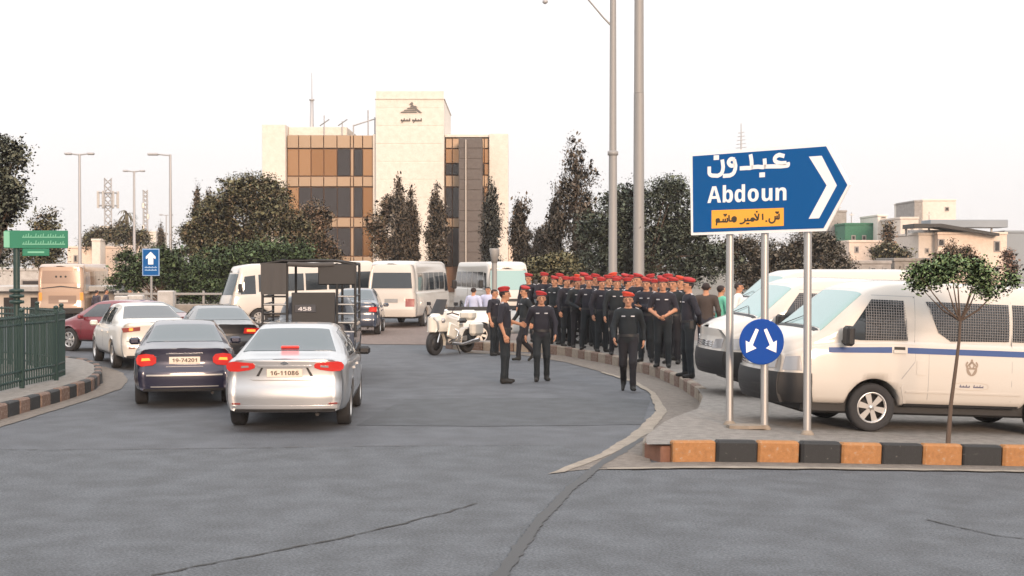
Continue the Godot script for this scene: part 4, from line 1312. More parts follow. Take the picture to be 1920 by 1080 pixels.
# ---------- vehicles ----------
# A body is lofted from curves along its length s (0 at the tail): top, belt, w (half width), wt (half width of the roof), low (underside).
# The same curves tell where a pane, a lamp or a trim piece lies on the body.
class Shell:
	var L := 4.5
	var top := []
	var belt := []
	var w := []
	var wt := []
	var low := 0.2
	var arches := []      # [s, radius, hub height]
	var tail := []        # (height, how far the tail sticks out)
	var nose := []
	var bow_tail := 0.1
	var bow_nose := 0.15
	var round_side := 0.015

	func lk(a: Array, s: float) -> float:
		if s <= a[0][0]:
			return a[0][1]
		for i in a.size() - 1:
			if s <= a[i + 1][0]:
				return lerpf(a[i][1], a[i + 1][1], (s - a[i][0]) / (a[i + 1][0] - a[i][0]))
		return a[-1][1]

	func sm(a: Array, s: float) -> float:
		var t := 0.0
		for k in [-0.07, -0.035, 0.0, 0.035, 0.07]:
			t += lk(a, clampf(s + k, 0.0, L))
		return t / 5.0

	# half section from the underside to the roof centre
	func section(s: float) -> PackedVector2Array:
		var W := sm(w, s)
		var B := sm(belt, s)
		var T := maxf(sm(top, s), B + 0.02)
		var R := minf(sm(wt, s), W * 0.96)
		var p := PackedVector2Array()
		var y0 := low
		p.append(Vector2(0, y0))
		p.append(Vector2(W * 0.86, y0))
		p.append(Vector2(W * 0.955, y0 + 0.03))
		p.append(Vector2(W * 0.985, y0 + 0.1))
		for k in 6:
			var u := (k + 1) / 6.0
			p.append(Vector2(W * (1.0 + round_side * sin(u * PI) - 0.02 * u * u), lerpf(y0 + 0.1, B - 0.05, u)))
		p.append(Vector2(W * 0.965, B - 0.012))
		p.append(Vector2(W * 0.945, B))
		var a := Vector2(W * 0.94, B + 0.008)
		var e := Vector2(R, T - minf(0.06, (T - B) * 0.4))
		for k in 6:
			var u := k / 5.0
			var q := a.lerp(e, u)
			q.x += 0.04 * sin(u * PI) * minf(1.0, (T - B) * 2.0)
			p.append(q)
		p.append(Vector2(R * 0.95, lerpf(e.y, T, 0.55)))
		p.append(Vector2(R * 0.82, lerpf(e.y, T, 0.82)))
		p.append(Vector2(R * 0.5, lerpf(e.y, T, 0.95)))
		p.append(Vector2(0, T))
		for a2 in arches:
			var ds: float = absf(s - a2[0])
			if ds < a2[1]:
				var h: float = a2[2] + sqrt(a2[1] * a2[1] - ds * ds)
				for i in p.size():
					if p[i].y < h and i < 10:
						p[i].y = minf(h, B - 0.06)
		return p

	func bend(q: Vector3, s: float, W: float) -> Vector3:
		var u := clampf(absf(q.x) / maxf(W, 0.01), 0, 1)
		var f := maxf(0.0, 1.0 - s / 0.6)
		if f > 0.0:
			q.z += f * f * (bow_tail * (1.0 - u * u * u) + (lk(tail, q.y) if tail else 0.0))
		f = maxf(0.0, 1.0 - (L - s) / 0.6)
		if f > 0.0:
			q.z -= f * f * (bow_nose * (1.0 - u * u) + (lk(nose, q.y) if nose else 0.0))
		return q

	func at(s: float, p: Vector2, side: float) -> Vector3:
		return bend(Vector3(p.x * side, p.y, L * 0.5 - s), s, sm(w, s))

	func side_point(s: float, y: float, side: float, off: float) -> Vector3:
		var p := section(s)
		var x := p[11].x
		for i in range(2, 18):
			if p[i].y <= y and p[i + 1].y >= y and p[i + 1].y - p[i].y > 1e-5:
				x = lerpf(p[i].x, p[i + 1].x, (y - p[i].y) / (p[i + 1].y - p[i].y))
				if i > 3:
					break
		return bend(Vector3((x + off) * side, y, L * 0.5 - s), s, sm(w, s))

	func top_point(x: float, s: float, off: float) -> Vector3:
		var p := section(s)
		var y := p[-1].y
		var ax := absf(x)
		for i in range(p.size() - 1, 12, -1):
			if p[i].x <= ax and p[i - 1].x >= ax:
				y = lerpf(p[i].y, p[i - 1].y, (ax - p[i].x) / maxf(p[i - 1].x - p[i].x, 1e-5))
				break
		var slope := (sm(top, s + 0.05) - sm(top, s - 0.05)) / 0.1
		var n := Vector3(0, 1, slope).normalized()
		return bend(Vector3(x, y, L * 0.5 - s), s, sm(w, s)) + n * off

	func tail_point(x: float, y: float, off: float) -> Vector3:
		var q := bend(Vector3(x, y, L * 0.5), 0.0, sm(w, 0.0))
		q.z += off
		return q

	func nose_point(x: float, y: float, off: float) -> Vector3:
		var q := bend(Vector3(x, y, -L * 0.5), L, sm(w, L))
		q.z -= off
		return q

func shell_mesh(sh: Shell, m: Material, step := 0.07) -> ArrayMesh:
	var st := S()
	st.set_smooth_group(0)
	var n := int(sh.L / step)
	var secs := []
	for i in n + 1:
		secs.append(sh.section(sh.L * i / n))
	for side in [-1.0, 1.0]:
		for i in n:
			var s0 := sh.L * i / n
			var s1 := sh.L * (i + 1) / n
			var a: PackedVector2Array = secs[i]
			var b: PackedVector2Array = secs[i + 1]
			for j in a.size() - 1:
				var q := [sh.at(s0, a[j], side), sh.at(s1, b[j], side), sh.at(s1, b[j + 1], side), sh.at(s0, a[j + 1], side)]
				if side < 0:
					q.reverse()
				quad(st, q[0], q[1], q[2], q[3])
	# tail and nose
	for e in 2:
		var s := 0.0 if e == 0 else sh.L
		var a: PackedVector2Array = secs[0 if e == 0 else n]
		for j in a.size() - 1:
			for k in 12:
				var u := lerpf(-1, 1, k / 12.0)
				var v := lerpf(-1, 1, (k + 1) / 12.0)
				var q := []
				for c in [[j, u], [j, v], [j + 1, v], [j + 1, u]]:
					var x: float = a[c[0]].x * c[1]
					if j == 0 or j + 1 == a.size() - 1:
						x = a[c[0]].x * c[1]
					q.append(sh.at(s, Vector2(absf(x), a[c[0]].y), signf(x) if x != 0 else 1.0))
				if e == 0:
					q.reverse()
				quad(st, q[0], q[1], q[2], q[3])
	return done(st, m)

# a piece laid on the shell: outline in (s, y), (x, s) or (x, y), cut into columns so that it follows the curve
func patch(sh: Shell, where: String, outline: Array, off := 0.006, side := 1.0, cols := 10, rows := 4) -> SurfaceTool:
	var poly := PackedVector2Array()
	for p in outline:
		poly.append(Vector2(p[0], p[1]))
	var u0 := poly[0].x
	var u1 := poly[0].x
	for p in poly:
		u0 = minf(u0, p.x)
		u1 = maxf(u1, p.x)
	var us := []
	for p in poly:
		us.append(p.x)
	for c in cols + 1:
		us.append(lerpf(u0, u1, float(c) / cols))
	us.sort()
	var cuts := []
	for u in us:
		if cuts.is_empty() or u - cuts[-1] > (u1 - u0) * 0.004:
			cuts.append(u)
	var st := S()
	st.set_smooth_group(0)
	var grid := []
	for u in cuts:
		var uu := clampf(u, u0 + (u1 - u0) * 0.0015, u1 - (u1 - u0) * 0.0015)
		var lo := 1e9
		var hi := -1e9
		for i in poly.size():
			var a := poly[i]
			var b := poly[(i + 1) % poly.size()]
			if (a.x <= uu and b.x >= uu) or (b.x <= uu and a.x >= uu):
				if absf(b.x - a.x) > 1e-6:
					var v := lerpf(a.y, b.y, (uu - a.x) / (b.x - a.x))
					lo = minf(lo, v)
					hi = maxf(hi, v)
		var col := []
		for r in rows + 1:
			col.append(Vector2(uu, lerpf(lo, hi, float(r) / rows)))
		grid.append(col)
	var pts := []
	var back := []
	for col in grid:
		var a := []
		var b := []
		for q in col:
			a.append(lay(sh, where, q, off, side))
			b.append(lay(sh, where, q, -0.02, side))
		pts.append(a)
		back.append(b)
	var mid: Vector3 = Vector3(0, 0.7, 0)
	for i in pts.size() - 1:
		for r in rows:
			turned(st, [pts[i][r], pts[i + 1][r], pts[i + 1][r + 1], pts[i][r + 1]], mid)
	st.set_smooth_group(FLAT)
	for i in pts.size() - 1:
		for r in [0, rows]:
			quad(st, pts[i][r], pts[i + 1][r], back[i + 1][r], back[i][r])
	for i in [0, pts.size() - 1]:
		for r in rows:
			quad(st, pts[i][r], pts[i][r + 1], back[i][r + 1], back[i][r])
	return st

func lay(sh: Shell, where: String, q: Vector2, off: float, side: float) -> Vector3:
	match where:
		"side":
			return sh.side_point(q.x, q.y, side, off)
		"top":
			return sh.top_point(q.x * side, q.y, off)
		"tail":
			return sh.tail_point(q.x * side, q.y, off)
	return sh.nose_point(q.x * side, q.y, off)

func pp(called: String, t: Node, m: Material, sh: Shell, where: String, outline: Array, off := 0.006, side := 1.0, cols := 10, rows := 4) -> MeshInstance3D:
	return part(called, patch(sh, where, outline, off, side, cols, rows), m, t)

func both(called: String, t: Node, m: Material, sh: Shell, where: String, outline: Array, off := 0.006, cols := 8, rows := 3) -> void:
	pp(called, t, m, sh, where, outline, off, 1.0, cols, rows)
	pp(called, t, m, sh, where, outline, off, -1.0, cols, rows)

var wheel_cache := {}
# wheel lying with its axle along x, outer face towards +x
func wheel(t: Node, at: Vector3, side: float, r: float, wide: float, rim_r: float, spokes: int, rim_mat := "rim") -> void:
	var key := "%s_%s_%s_%d_%s" % [r, wide, rim_r, spokes, rim_mat]
	if not wheel_cache.has(key):
		var x := Transform3D(Basis(Vector3(0, 0, 1), Vector3(1, 0, 0), Vector3(0, 1, 0)), Vector3.ZERO)
		var h := wide * 0.5
		var st := S()
		lathe(st, [Vector2(rim_r * 0.97, -h * 0.9), Vector2(r * 0.9, -h), Vector2(r * 0.975, -h * 0.86), Vector2(r, -h * 0.6), Vector2(r, h * 0.6), Vector2(r * 0.975, h * 0.86), Vector2(r * 0.9, h), Vector2(rim_r * 1.02, h * 0.92), Vector2(rim_r * 0.97, h * 0.8)], 28, x)
		var tyre := done(st, M.tyre)
		st = S()
		lathe(st, [Vector2(rim_r * 1.0, h * 0.86), Vector2(rim_r * 0.98, h * 0.93), Vector2(rim_r * 0.9, h * 0.9), Vector2(rim_r * 0.86, h * 0.55)], 28, x)
		lathe(st, [Vector2(0, h * 0.74), Vector2(rim_r * 0.17, h * 0.72), Vector2(rim_r * 0.22, h * 0.5)], 14, x)
		for k in spokes:
			var a := TAU * k / spokes + 0.3
			var b := Basis(Vector3.RIGHT, a)
			prism(st, PackedVector2Array([Vector2(-rim_r * 0.13, rim_r * 0.12), Vector2(rim_r * 0.13, rim_r * 0.12), Vector2(rim_r * 0.2, rim_r * 0.9), Vector2(-rim_r * 0.2, rim_r * 0.9)]), h * 0.16, Transform3D(b * Basis(Vector3(0, 0, -1), Vector3(0, 1, 0), Vector3(1, 0, 0)), b * Vector3(h * 0.52, 0, 0)))
		var rim := done(st, M[rim_mat])
		st = S()
		lathe(st, [Vector2(0, h * 0.3), Vector2(rim_r * 0.95, h * 0.28), Vector2(rim_r * 0.95, -h * 0.85), Vector2(0, -h * 0.85)], 20, x)
		var hub := done(st, M.trim)
		wheel_cache[key] = [tyre, rim, hub]
	var c: Array = wheel_cache[key]
	var o := inst("wheel", c[0], t)
	inst("rim", c[1], o)
	inst("brake", c[2], o)
	o.position = at
	if side < 0:
		o.rotation.y = PI

# set a vehicle on the ground: middle at (x, d), nose turned left of straight ahead by yaw degrees
func park(t: Node3D, x: float, d: float, yaw: float, half: float, wide: float, lift := 0.0) -> void:
	var a := deg_to_rad(yaw)
	var f := Vector2(-sin(a), cos(a))
	var r := Vector2(cos(a), sin(a))
	var c := Vector2(x, d)
	var g := func(p: Vector2) -> Vector3: return on_road(p.x, p.y, lift)
	var pf: Vector3 = (g.call(c + f * half + r * wide) + g.call(c + f * half - r * wide)) * 0.5
	var pb: Vector3 = (g.call(c - f * half + r * wide) + g.call(c - f * half - r * wide)) * 0.5
	var pr: Vector3 = (g.call(c + f * half + r * wide) + g.call(c - f * half + r * wide)) * 0.5
	var pl: Vector3 = (g.call(c + f * half - r * wide) + g.call(c - f * half - r * wide)) * 0.5
	var z := (pb - pf).normalized()
	var xx := (pr - pl).normalized()
	var y := z.cross(xx).normalized()
	xx = y.cross(z)
	t.transform = Transform3D(Basis(xx, y, z), (pf + pb) * 0.5)

func mirror_on(t: Node, m: Material, at: Vector3, s: Vector3) -> void:
	for side in [-1, 1]:
		var st := S()
		box(st, Vector3(at.x * side, at.y, at.z), s, 0.035)
		box(st, Vector3((at.x - s.x * 0.6) * side, at.y - s.y * 0.3, at.z), Vector3(s.x * 0.6, 0.04, 0.06), 0.01)
		part("door_mirror", st, m, t)

# saloon car; q holds what sets one apart
func saloon(called: String, label: String, q: Dictionary) -> Node3D:
	var t := thing(called, label, "car", Vector3.ZERO, 0.0, "cars queuing at the junction")
	var k: float = q.get("len", 4.5) / 4.5
	var W: float = q.get("w", 0.885)
	var H: float = q.get("h", 1.46)
	var dk: float = q.get("deck", 1.04)
	var sh := Shell.new()
	sh.L = 4.5 * k
	sh.low = 0.29
	sh.top = [[0, dk - 0.03], [0.12, dk], [0.42 * k, dk + 0.035], [0.58 * k, dk + 0.06], [1.35 * k, H - 0.05], [1.75 * k, H - 0.01], [2.2 * k, H], [2.65 * k, H - 0.03], [2.85 * k, H - 0.08], [3.48 * k, 1.03], [3.6 * k, 0.99], [4.3 * k, 0.80], [4.5 * k, 0.66]]
	sh.belt = [[0, dk - 0.10], [0.5 * k, dk - 0.06], [1.6 * k, 0.945], [3.4 * k, 0.90], [4.3 * k, 0.74], [4.5 * k, 0.58]]
	sh.w = [[0, W * 0.88], [0.1, W * 0.945], [0.3, W * 0.985], [0.9 * k, W], [3.4 * k, W], [4.05 * k, W * 0.95], [4.4 * k, W * 0.82], [4.5 * k, W * 0.7]]
	sh.wt = [[0, W * 0.80], [0.5 * k, W * 0.80], [0.62 * k, W * 0.80], [1.4 * k, W * 0.635], [2.6 * k, W * 0.645], [3.45 * k, W * 0.80], [4.5 * k, W * 0.62]]
	var wr: float = q.get("wheel", 0.325)
	sh.arches = [[0.95 * k, wr + 0.055, wr], [3.6 * k, wr + 0.055, wr]]
	sh.tail = q.get("tail", [[0.2, -0.06], [0.3, 0.05], [0.55, 0.07], [0.63, 0.06], [0.68, 0.0], [0.9, 0.0], [1.02, 0.01], [1.1, -0.04]])
	sh.nose = [[0.2, 0.0], [0.45, 0.05], [0.7, 0.0]]
	var body: Material = M[q.paint]
	inst("body", shell_mesh(sh, body), t)
	# glass
	var gy: float = dk + 0.075
	pp("rear_window", t, M[q.get("glass", "glass_teal")], sh, "top", [[-W * 0.76, 0.60 * k], [-W * 0.40, 0.565 * k], [W * 0.40, 0.565 * k], [W * 0.76, 0.60 * k], [W * 0.59, 1.32 * k], [-W * 0.59, 1.32 * k]], 0.006, 1.0, 16, 8)
	pp("windscreen", t, M.glass_teal, sh, "top", [[-W * 0.585, 2.87 * k], [W * 0.585, 2.87 * k], [W * 0.76, 3.42 * k], [-W * 0.76, 3.42 * k]], 0.006, 1.0, 12, 6)
	both("side_window", t, M.glass, sh, "side", [[1.28 * k, 1.0], [2.12 * k, 0.985], [2.12 * k, H - 0.1], [1.62 * k, H - 0.13]], 0.006)
	both("side_window", t, M.glass, sh, "side", [[2.18 * k, 0.985], [3.12 * k, 0.965], [2.72 * k, H - 0.13], [2.18 * k, H - 0.1]], 0.006)
	# doors: dark shut lines and handles
	for d in [[1.25 * k, 1.27 * k], [2.145 * k, 2.158 * k], [3.08 * k, 3.093 * k]]:
		both("shut_line", t, M.trim, sh, "side", [[d[0], 0.36 if d[0] > 1.3 * k else 0.72], [d[1], 0.36 if d[0] > 1.3 * k else 0.72], [d[1], 0.93], [d[0], 0.93]], 0.0015, 1, 5)
	for d in [1.42, 2.3]:
		both("door_handle", t, body if not q.get("chrome", false) else M.chrome, sh, "side", [[d * k, 0.80], [(d + 0.17) * k, 0.80], [(d + 0.17) * k, 0.835], [d * k, 0.835]], 0.025, 2, 1)
	both("sill", t, M.trim, sh, "side", [[1.42 * k, 0.295], [3.2 * k, 0.295], [3.2 * k, 0.335], [1.42 * k, 0.335]], 0.004, 6, 1)
	mirror_on(t, body if q.get("mirror", "") == "" else M[q.mirror], Vector3(W + 0.08, 0.98, sh.L * 0.5 - 3.02 * k), Vector3(0.19, 0.13, 0.1))
	# tail
	for l in q.lights:
		both(l[0], t, M[l[1]], sh, "tail" if l.size() < 4 else l[3], l[2], 0.012 if l.size() < 5 else l[4])
	var pw: float = q.get("plate_y", 0.84)
	if q.has("plate"):
		pp("plate_recess", t, q.get("recess", body), sh, "tail", [[-0.36, pw - 0.09], [0.36, pw - 0.09], [0.31, pw + 0.09], [-0.31, pw + 0.09]], -0.005)
		var st := S()
		var z: float = sh.tail_point(0, pw, 0.0).z
		box(st, Vector3(0, pw, z + 0.006), Vector3(0.50, 0.115, 0.012), 0.003)
		var pl := part("number_plate", st, M.plate, t)
		word("plate_digits", q.plate, pl, Transform3D(Basis.IDENTITY, Vector3(0, 0, z + 0.012)), Vector2(-0.2, pw - 0.03), 0.4, 0.062, M.sign_dark, true)
	for x in q.get("trims", []):
		pp(x[0], t, M[x[1]] if x[1] is String else x[1], sh, "tail", x[2], x[3], 1.0, 14, 2)
	pp("lower_valance", t, M.trim, sh, "tail", [[-W * 0.8, 0.292], [W * 0.8, 0.292], [W * 0.8, 0.335], [-W * 0.8, 0.335]], 0.004, 1.0, 12, 1)
	# nose
	both("headlight", t, M.lens_clear, sh, "nose", [[0.3, 0.58], [0.58, 0.60], [0.56, 0.66], [0.34, 0.65]], 0.006)
	pp("grille", t, M.trim, sh, "nose", [[-0.28, 0.34], [0.28, 0.34], [0.26, 0.46], [-0.26, 0.46]], 0.004)
	if q.has("lamp"):
		var st := S()
		var c := sh.top_point(0, 0.66 * k, 0.02)
		box(st, c, Vector3(0.26, 0.028, 0.05), 0.008)
		part("high_brake_light", st, M.lit_red, t)
	var st2 := S()
	tube(st2, [Vector3(0.45, 0.25, sh.L * 0.5 - 0.35), Vector3(0.45, 0.25, sh.L * 0.5 + 0.02)], [0.028], 10)
	part("exhaust", st2, M.trim, t)
	st2 = S()
	box(st2, Vector3(0, 0.42, 0), Vector3(W * 1.3, 0.3, sh.L * 0.86), 0.03)
	part("underbody", st2, M.trim, t)
	for s in [0.95 * k, 3.6 * k]:
		for side in [-1, 1]:
			wheel(t, Vector3(side * (W - 0.115), wr, sh.L * 0.5 - s), side, wr, 0.21, wr * 0.66, 7)
	park(t, q.x, q.d, q.yaw, 1.3, 0.75)
	return t

func make_vehicles() -> void:
	saloon("silver_saloon", "silver saloon nearest the camera with red tail lamps, seen from behind", {
		"paint": "silver", "x": -3.35, "d": 21.95, "yaw": 3.2, "len": 4.5, "w": 0.89, "h": 1.48, "deck": 1.06, "plate": "16-11086", "plate_y": 0.845, "lamp": true, "mirror": "trim",
		"lights": [["tail_lamp", "lens_red", [[0.42, 0.915], [0.50, 0.885], [0.66, 0.862], [0.78, 0.865], [0.825, 0.90], [0.83, 0.95], [0.80, 0.99], [0.74, 1.005], [0.58, 0.995], [0.44, 0.985], [0.415, 0.955]]], ["reversing_lens", "lens_clear", [[0.50, 0.925], [0.62, 0.915], [0.61, 0.945], [0.51, 0.95]], "tail", 0.017], ["bumper_reflector", "lens_dull", [[0.62, 0.40], [0.74, 0.40], [0.74, 0.425], [0.62, 0.425]]]],
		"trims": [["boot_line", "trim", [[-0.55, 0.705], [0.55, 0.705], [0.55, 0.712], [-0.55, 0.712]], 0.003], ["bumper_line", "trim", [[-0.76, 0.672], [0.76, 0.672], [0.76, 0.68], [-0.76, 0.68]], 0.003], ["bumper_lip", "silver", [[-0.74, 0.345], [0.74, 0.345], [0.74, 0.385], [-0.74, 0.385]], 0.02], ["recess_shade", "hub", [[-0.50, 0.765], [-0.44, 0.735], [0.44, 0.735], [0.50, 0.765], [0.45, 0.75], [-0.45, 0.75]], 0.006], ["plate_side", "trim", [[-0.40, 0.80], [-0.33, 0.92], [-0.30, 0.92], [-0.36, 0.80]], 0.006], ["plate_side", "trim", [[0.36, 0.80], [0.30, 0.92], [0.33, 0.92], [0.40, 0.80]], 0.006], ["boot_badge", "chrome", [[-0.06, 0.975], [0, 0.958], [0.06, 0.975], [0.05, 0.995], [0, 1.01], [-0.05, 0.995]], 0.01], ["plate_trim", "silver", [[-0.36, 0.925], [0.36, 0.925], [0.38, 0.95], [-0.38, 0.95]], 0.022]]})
	saloon("dark_blue_saloon", "dark blue saloon left of the silver car with both tail lamps glowing", {
		"paint": "navy", "x": -5.92, "d": 25.1, "yaw": 13.0, "len": 4.2, "w": 0.835, "h": 1.40, "deck": 1.02, "plate": "19-74201", "plate_y": 0.80, "wheel": 0.305,
		"lights": [["tail_lamp", "lens_red", [[0.46, 0.76], [0.52, 0.72], [0.70, 0.70], [0.77, 0.74], [0.785, 0.82], [0.75, 0.89], [0.62, 0.91], [0.50, 0.895], [0.455, 0.84]]], ["lit_lamp", "lit", [[0.55, 0.80], [0.70, 0.79], [0.69, 0.835], [0.57, 0.84]], "tail", 0.018]],
		"trims": [["boot_trim", "chrome", [[-0.3, 0.90], [0.3, 0.90], [0.3, 0.918], [-0.3, 0.918]], 0.012], ["bumper_strip", "hub", [[-0.62, 0.545], [0.62, 0.545], [0.62, 0.57], [-0.62, 0.57]], 0.015], ["lower_strip", "hub", [[-0.55, 0.36], [0.55, 0.36], [0.55, 0.375], [-0.55, 0.375]], 0.012], ["boot_handle", "hub", [[-0.3, 0.675], [0.3, 0.675], [0.3, 0.70], [-0.3, 0.70]], 0.012]]})
	saloon("white_saloon", "pearl white saloon turning left beside the green fence", {
		"paint": "pearl", "x": -9.06, "d": 33.7, "yaw": 25.0, "len": 4.55, "w": 0.88, "h": 1.49, "deck": 1.10, "wheel": 0.32, "glass": "glass", "plate": "21-40318", "plate_y": 0.62,
		"lights": [["tail_lamp", "lens_dull", [[0.40, 0.90], [0.76, 0.86], [0.80, 0.96], [0.40, 0.985]]], ["lit_lamp", "lit", [[0.56, 0.905], [0.64, 0.9], [0.64, 0.955], [0.56, 0.96]], "tail", 0.018], ["bumper_reflector", "lens_dull", [[0.52, 0.50], [0.66, 0.50], [0.66, 0.53], [0.52, 0.53]]]],
		"trims": [["boot_line", "trim", [[-0.7, 0.66], [0.7, 0.66], [0.7, 0.668], [-0.7, 0.668]], 0.003]]})
	saloon("maroon_saloon", "maroon saloon going left behind the white saloon", {
		"paint": "maroon", "x": -10.75, "d": 38.6, "yaw": 60.0, "len": 4.45, "w": 0.87, "h": 1.44, "deck": 1.03,
		"lights": [["tail_lamp", "lens_red", [[0.36, 0.80], [0.76, 0.78], [0.80, 0.92], [0.38, 0.93]]], ["lit_lamp", "lit", [[0.5, 0.83], [0.66, 0.825], [0.66, 0.88], [0.5, 0.885]], "tail", 0.018]]})
	saloon("black_saloon", "black saloon with one glowing lamp behind the dark blue saloon", {
		"paint": "black_paint", "x": -7.4, "d": 34.7, "yaw": 17.0, "len": 4.5, "w": 0.87, "h": 1.40, "deck": 1.02, "wheel": 0.31,
		"lights": [["tail_lamp", "lens_red", [[0.42, 0.78], [0.76, 0.76], [0.80, 0.90], [0.44, 0.91]]], ["lit_lamp", "lit", [[0.50, 0.82], [0.70, 0.815], [0.70, 0.87], [0.50, 0.875]], "tail", 0.018]]})
	saloon("dark_hatchback", "dark blue-grey car partly hidden between the police truck and the right minibus", {
		"paint": "blue_car", "x": -5.45, "d": 49.2, "yaw": 2.0, "len": 3.9, "w": 0.86, "h": 1.60, "deck": 1.15,
		"lights": [["tail_lamp", "lens_red", [[0.5, 0.82], [0.76, 0.80], [0.78, 0.98], [0.52, 0.97]]], ["lit_lamp", "lit_red", [[0.6, 0.86], [0.72, 0.855], [0.72, 0.93], [0.6, 0.935]], "tail", 0.018]]})
	police_truck()
	minibus("white minibus seen from behind in the middle of the junction", -4.12, 56.2, -9.0)
	minibus("white minibus turned left behind the dark police truck", -8.75, 58.0, 114.0)
	minibus("white minibus with a pale teal windscreen facing the camera behind the crowd", -0.95, 63.4, 196.0, true)
	coach()
	white_pickup()
	motorcycle()
	van("nearest cream police van with blue stripe and wire-meshed windows", 5.88, 19.88, 99.0, true)
	van("second cream police van parked just behind the nearest van", 5.85, 24.4, 98.5, false)
	van("farthest of the three cream police vans, half hidden behind the others", 7.9, 35.3, 99.0, false)

# low-roofed cream police van
func van(label: String, x: float, d: float, yaw: float, near: bool) -> void:
	var t := thing("police_van", label, "van", Vector3.ZERO, 0.0, "police vans parked on the island")
	var sh := Shell.new()
	var L := 4.84
	sh.L = L
	sh.low = 0.36
	sh.round_side = 0.012
	var W := 0.935
	sh.top = [[0, 1.97], [0.15, 2.04], [0.6, 2.07], [3.0, 2.07], [3.40, 2.04], [3.68, 1.95], [4.36, 1.37], [4.48, 1.33], [4.7, 1.25], [4.84, 1.12]]
	sh.belt = [[0, 1.24], [3.4, 1.24], [4.0, 1.20], [4.5, 1.14], [4.84, 1.0]]
	sh.w = [[0, W * 0.96], [0.12, W * 0.99], [0.4, W], [4.1, W], [4.45, W * 0.975], [4.7, W * 0.92], [4.84, W * 0.84]]
	sh.wt = [[0, W * 0.80], [3.4, W * 0.80], [3.9, W * 0.83], [4.4, W * 0.86], [4.84, W * 0.70]]
	var ws := 3.58
	sh.arches = [[0.98, 0.40, 0.33], [ws, 0.40, 0.33]]
	sh.nose = [[0.36, 0.0], [0.5, 0.06], [0.72, 0.06], [0.8, 0.03], [1.0, 0.0]]
	sh.bow_nose = 0.16
	sh.bow_tail = 0.05
	inst("body", shell_mesh(sh, M.cream, 0.05 if near else 0.09), t)
	pp("windscreen", t, M.glass_pale, sh, "top", [[-0.74, 3.74], [0.74, 3.74], [0.80, 4.33], [-0.80, 4.33]], 0.006, 1.0, 14, 6)
	pp("cowl", t, M.trim, sh, "top", [[-0.78, 4.345], [0.78, 4.345], [0.74, 4.40], [-0.74, 4.40]], 0.006, 1.0, 10, 2)
	for side in [-1.0, 1.0]:
		var st := S()
		var a := sh.top_point(0.45 * side, 4.36, 0.02)
		tube(st, [a, sh.top_point(0.02 * side + 0.1, 4.2, 0.02)], [0.007, 0.005], 5)
		part("wiper", st, M.trim, t)
	# side windows behind wire mesh
	var front_win := [[3.10, 1.26], [3.78, 1.24], [4.02, 1.26], [3.62, 1.80], [3.16, 1.80]]
	var wins := [front_win, [[1.62, 1.29], [2.48, 1.27], [2.66, 1.38], [2.84, 1.80], [1.62, 1.80]], [[0.30, 1.29], [1.57, 1.29], [1.57, 1.80], [0.32, 1.80]]]
	for side in [-1.0, 1.0]:
		for wn in wins:
			var g := pp("side_window", t, M.glass, sh, "side", wn, 0.004, side, 10, 4)
			if near and side < 0 or wn == front_win:
				mesh_guard(g, sh, wn, side, 3.72 if wn == front_win else 99.0)
	# stripe, doors and trim on both flanks
	for side in [-1.0, 1.0]:
		pp("stripe", t, M.stripe, sh, "side", [[0.04, 1.085], [3.12, 1.085], [3.12, 1.165], [0.04, 1.165]], 0.003, side, 24, 1)
		pp("stripe", t, M.stripe, sh, "side", [[3.34, 1.085], [4.24, 1.06], [4.24, 1.13], [3.34, 1.165]], 0.003, side, 14, 1)
		var h := pp("handle_recess", t, M.trim, sh, "side", [[3.15, 1.13], [3.31, 1.13], [3.31, 1.17], [3.15, 1.17]], 0.002, side, 2, 1)
		pp("door_handle", h, M.cream, sh, "side", [[3.14, 1.085], [3.32, 1.085], [3.32, 1.13], [3.14, 1.13]], 0.022, side, 2, 1)
		for ln in [[[3.00, 0.98], [3.008, 0.98], [3.008, 1.86], [3.0, 1.86]], [[3.0, 0.97], [3.01, 0.98], [3.20, 0.74], [3.19, 0.73]], [[1.58, 0.46], [1.588, 0.46], [1.588, 1.84], [1.58, 1.84]], [[2.80, 0.46], [2.808, 0.46], [2.808, 1.2], [2.8, 1.2]], [[3.0, 1.855], [3.62, 1.855], [3.62, 1.863], [3.0, 1.863]]]:
			pp("shut_line", t, M.hub, sh, "side", ln, 0.0012, side, 4, 6)
		pp("fuel_flap", t, M.cream, sh, "side", [[2.86, 0.80], [2.98, 0.80], [2.98, 0.99], [2.86, 0.99]], 0.006, side, 2, 2)
		pp("lower_moulding", t, M.cream, sh, "side", [[1.45, 0.55], [3.13, 0.55], [3.13, 0.575], [1.45, 0.575]], 0.008, side, 10, 1)
		pp("sill", t, M.trim, sh, "side", [[1.45, 0.365], [3.14, 0.365], [3.14, 0.40], [1.45, 0.40]], 0.004, side, 8, 1)
		pp("arch_lip", t, M.cream, sh, "side", [[3.10, 0.40], [3.14, 0.40], [3.20, 0.62], [3.17, 0.66]], 0.012, side, 3, 2)
		pp("front_lamp", t, M.lens_clear, sh, "nose", [[0.42, 0.80], [0.70, 0.82], [0.72, 0.98], [0.50, 0.96]], 0.012, side, 8, 3)
		pp("corner_lamp", t, M.lens_clear, sh, "side", [[4.58, 0.80], [4.82, 0.80], [4.80, 0.98], [4.62, 1.0]], 0.006, side, 8, 3)
		pp("bumper_side", t, M.trim, sh, "side", [[4.42, 0.365], [4.84, 0.365], [4.84, 0.77], [4.46, 0.77]], 0.018, side, 8, 3)
		pp("tail_lamp", t, M.lens_red, sh, "tail", [[0.66, 0.95], [0.82, 0.95], [0.80, 1.45], [0.68, 1.45]], 0.01, side, 4, 4)
	if near:
		crest(t, sh)
	pp("bumper", t, M.trim, sh, "nose", [[-0.808, 0.362], [0.808, 0.362], [0.808, 0.77], [-0.808, 0.77]], 0.02, 1.0, 16, 4)
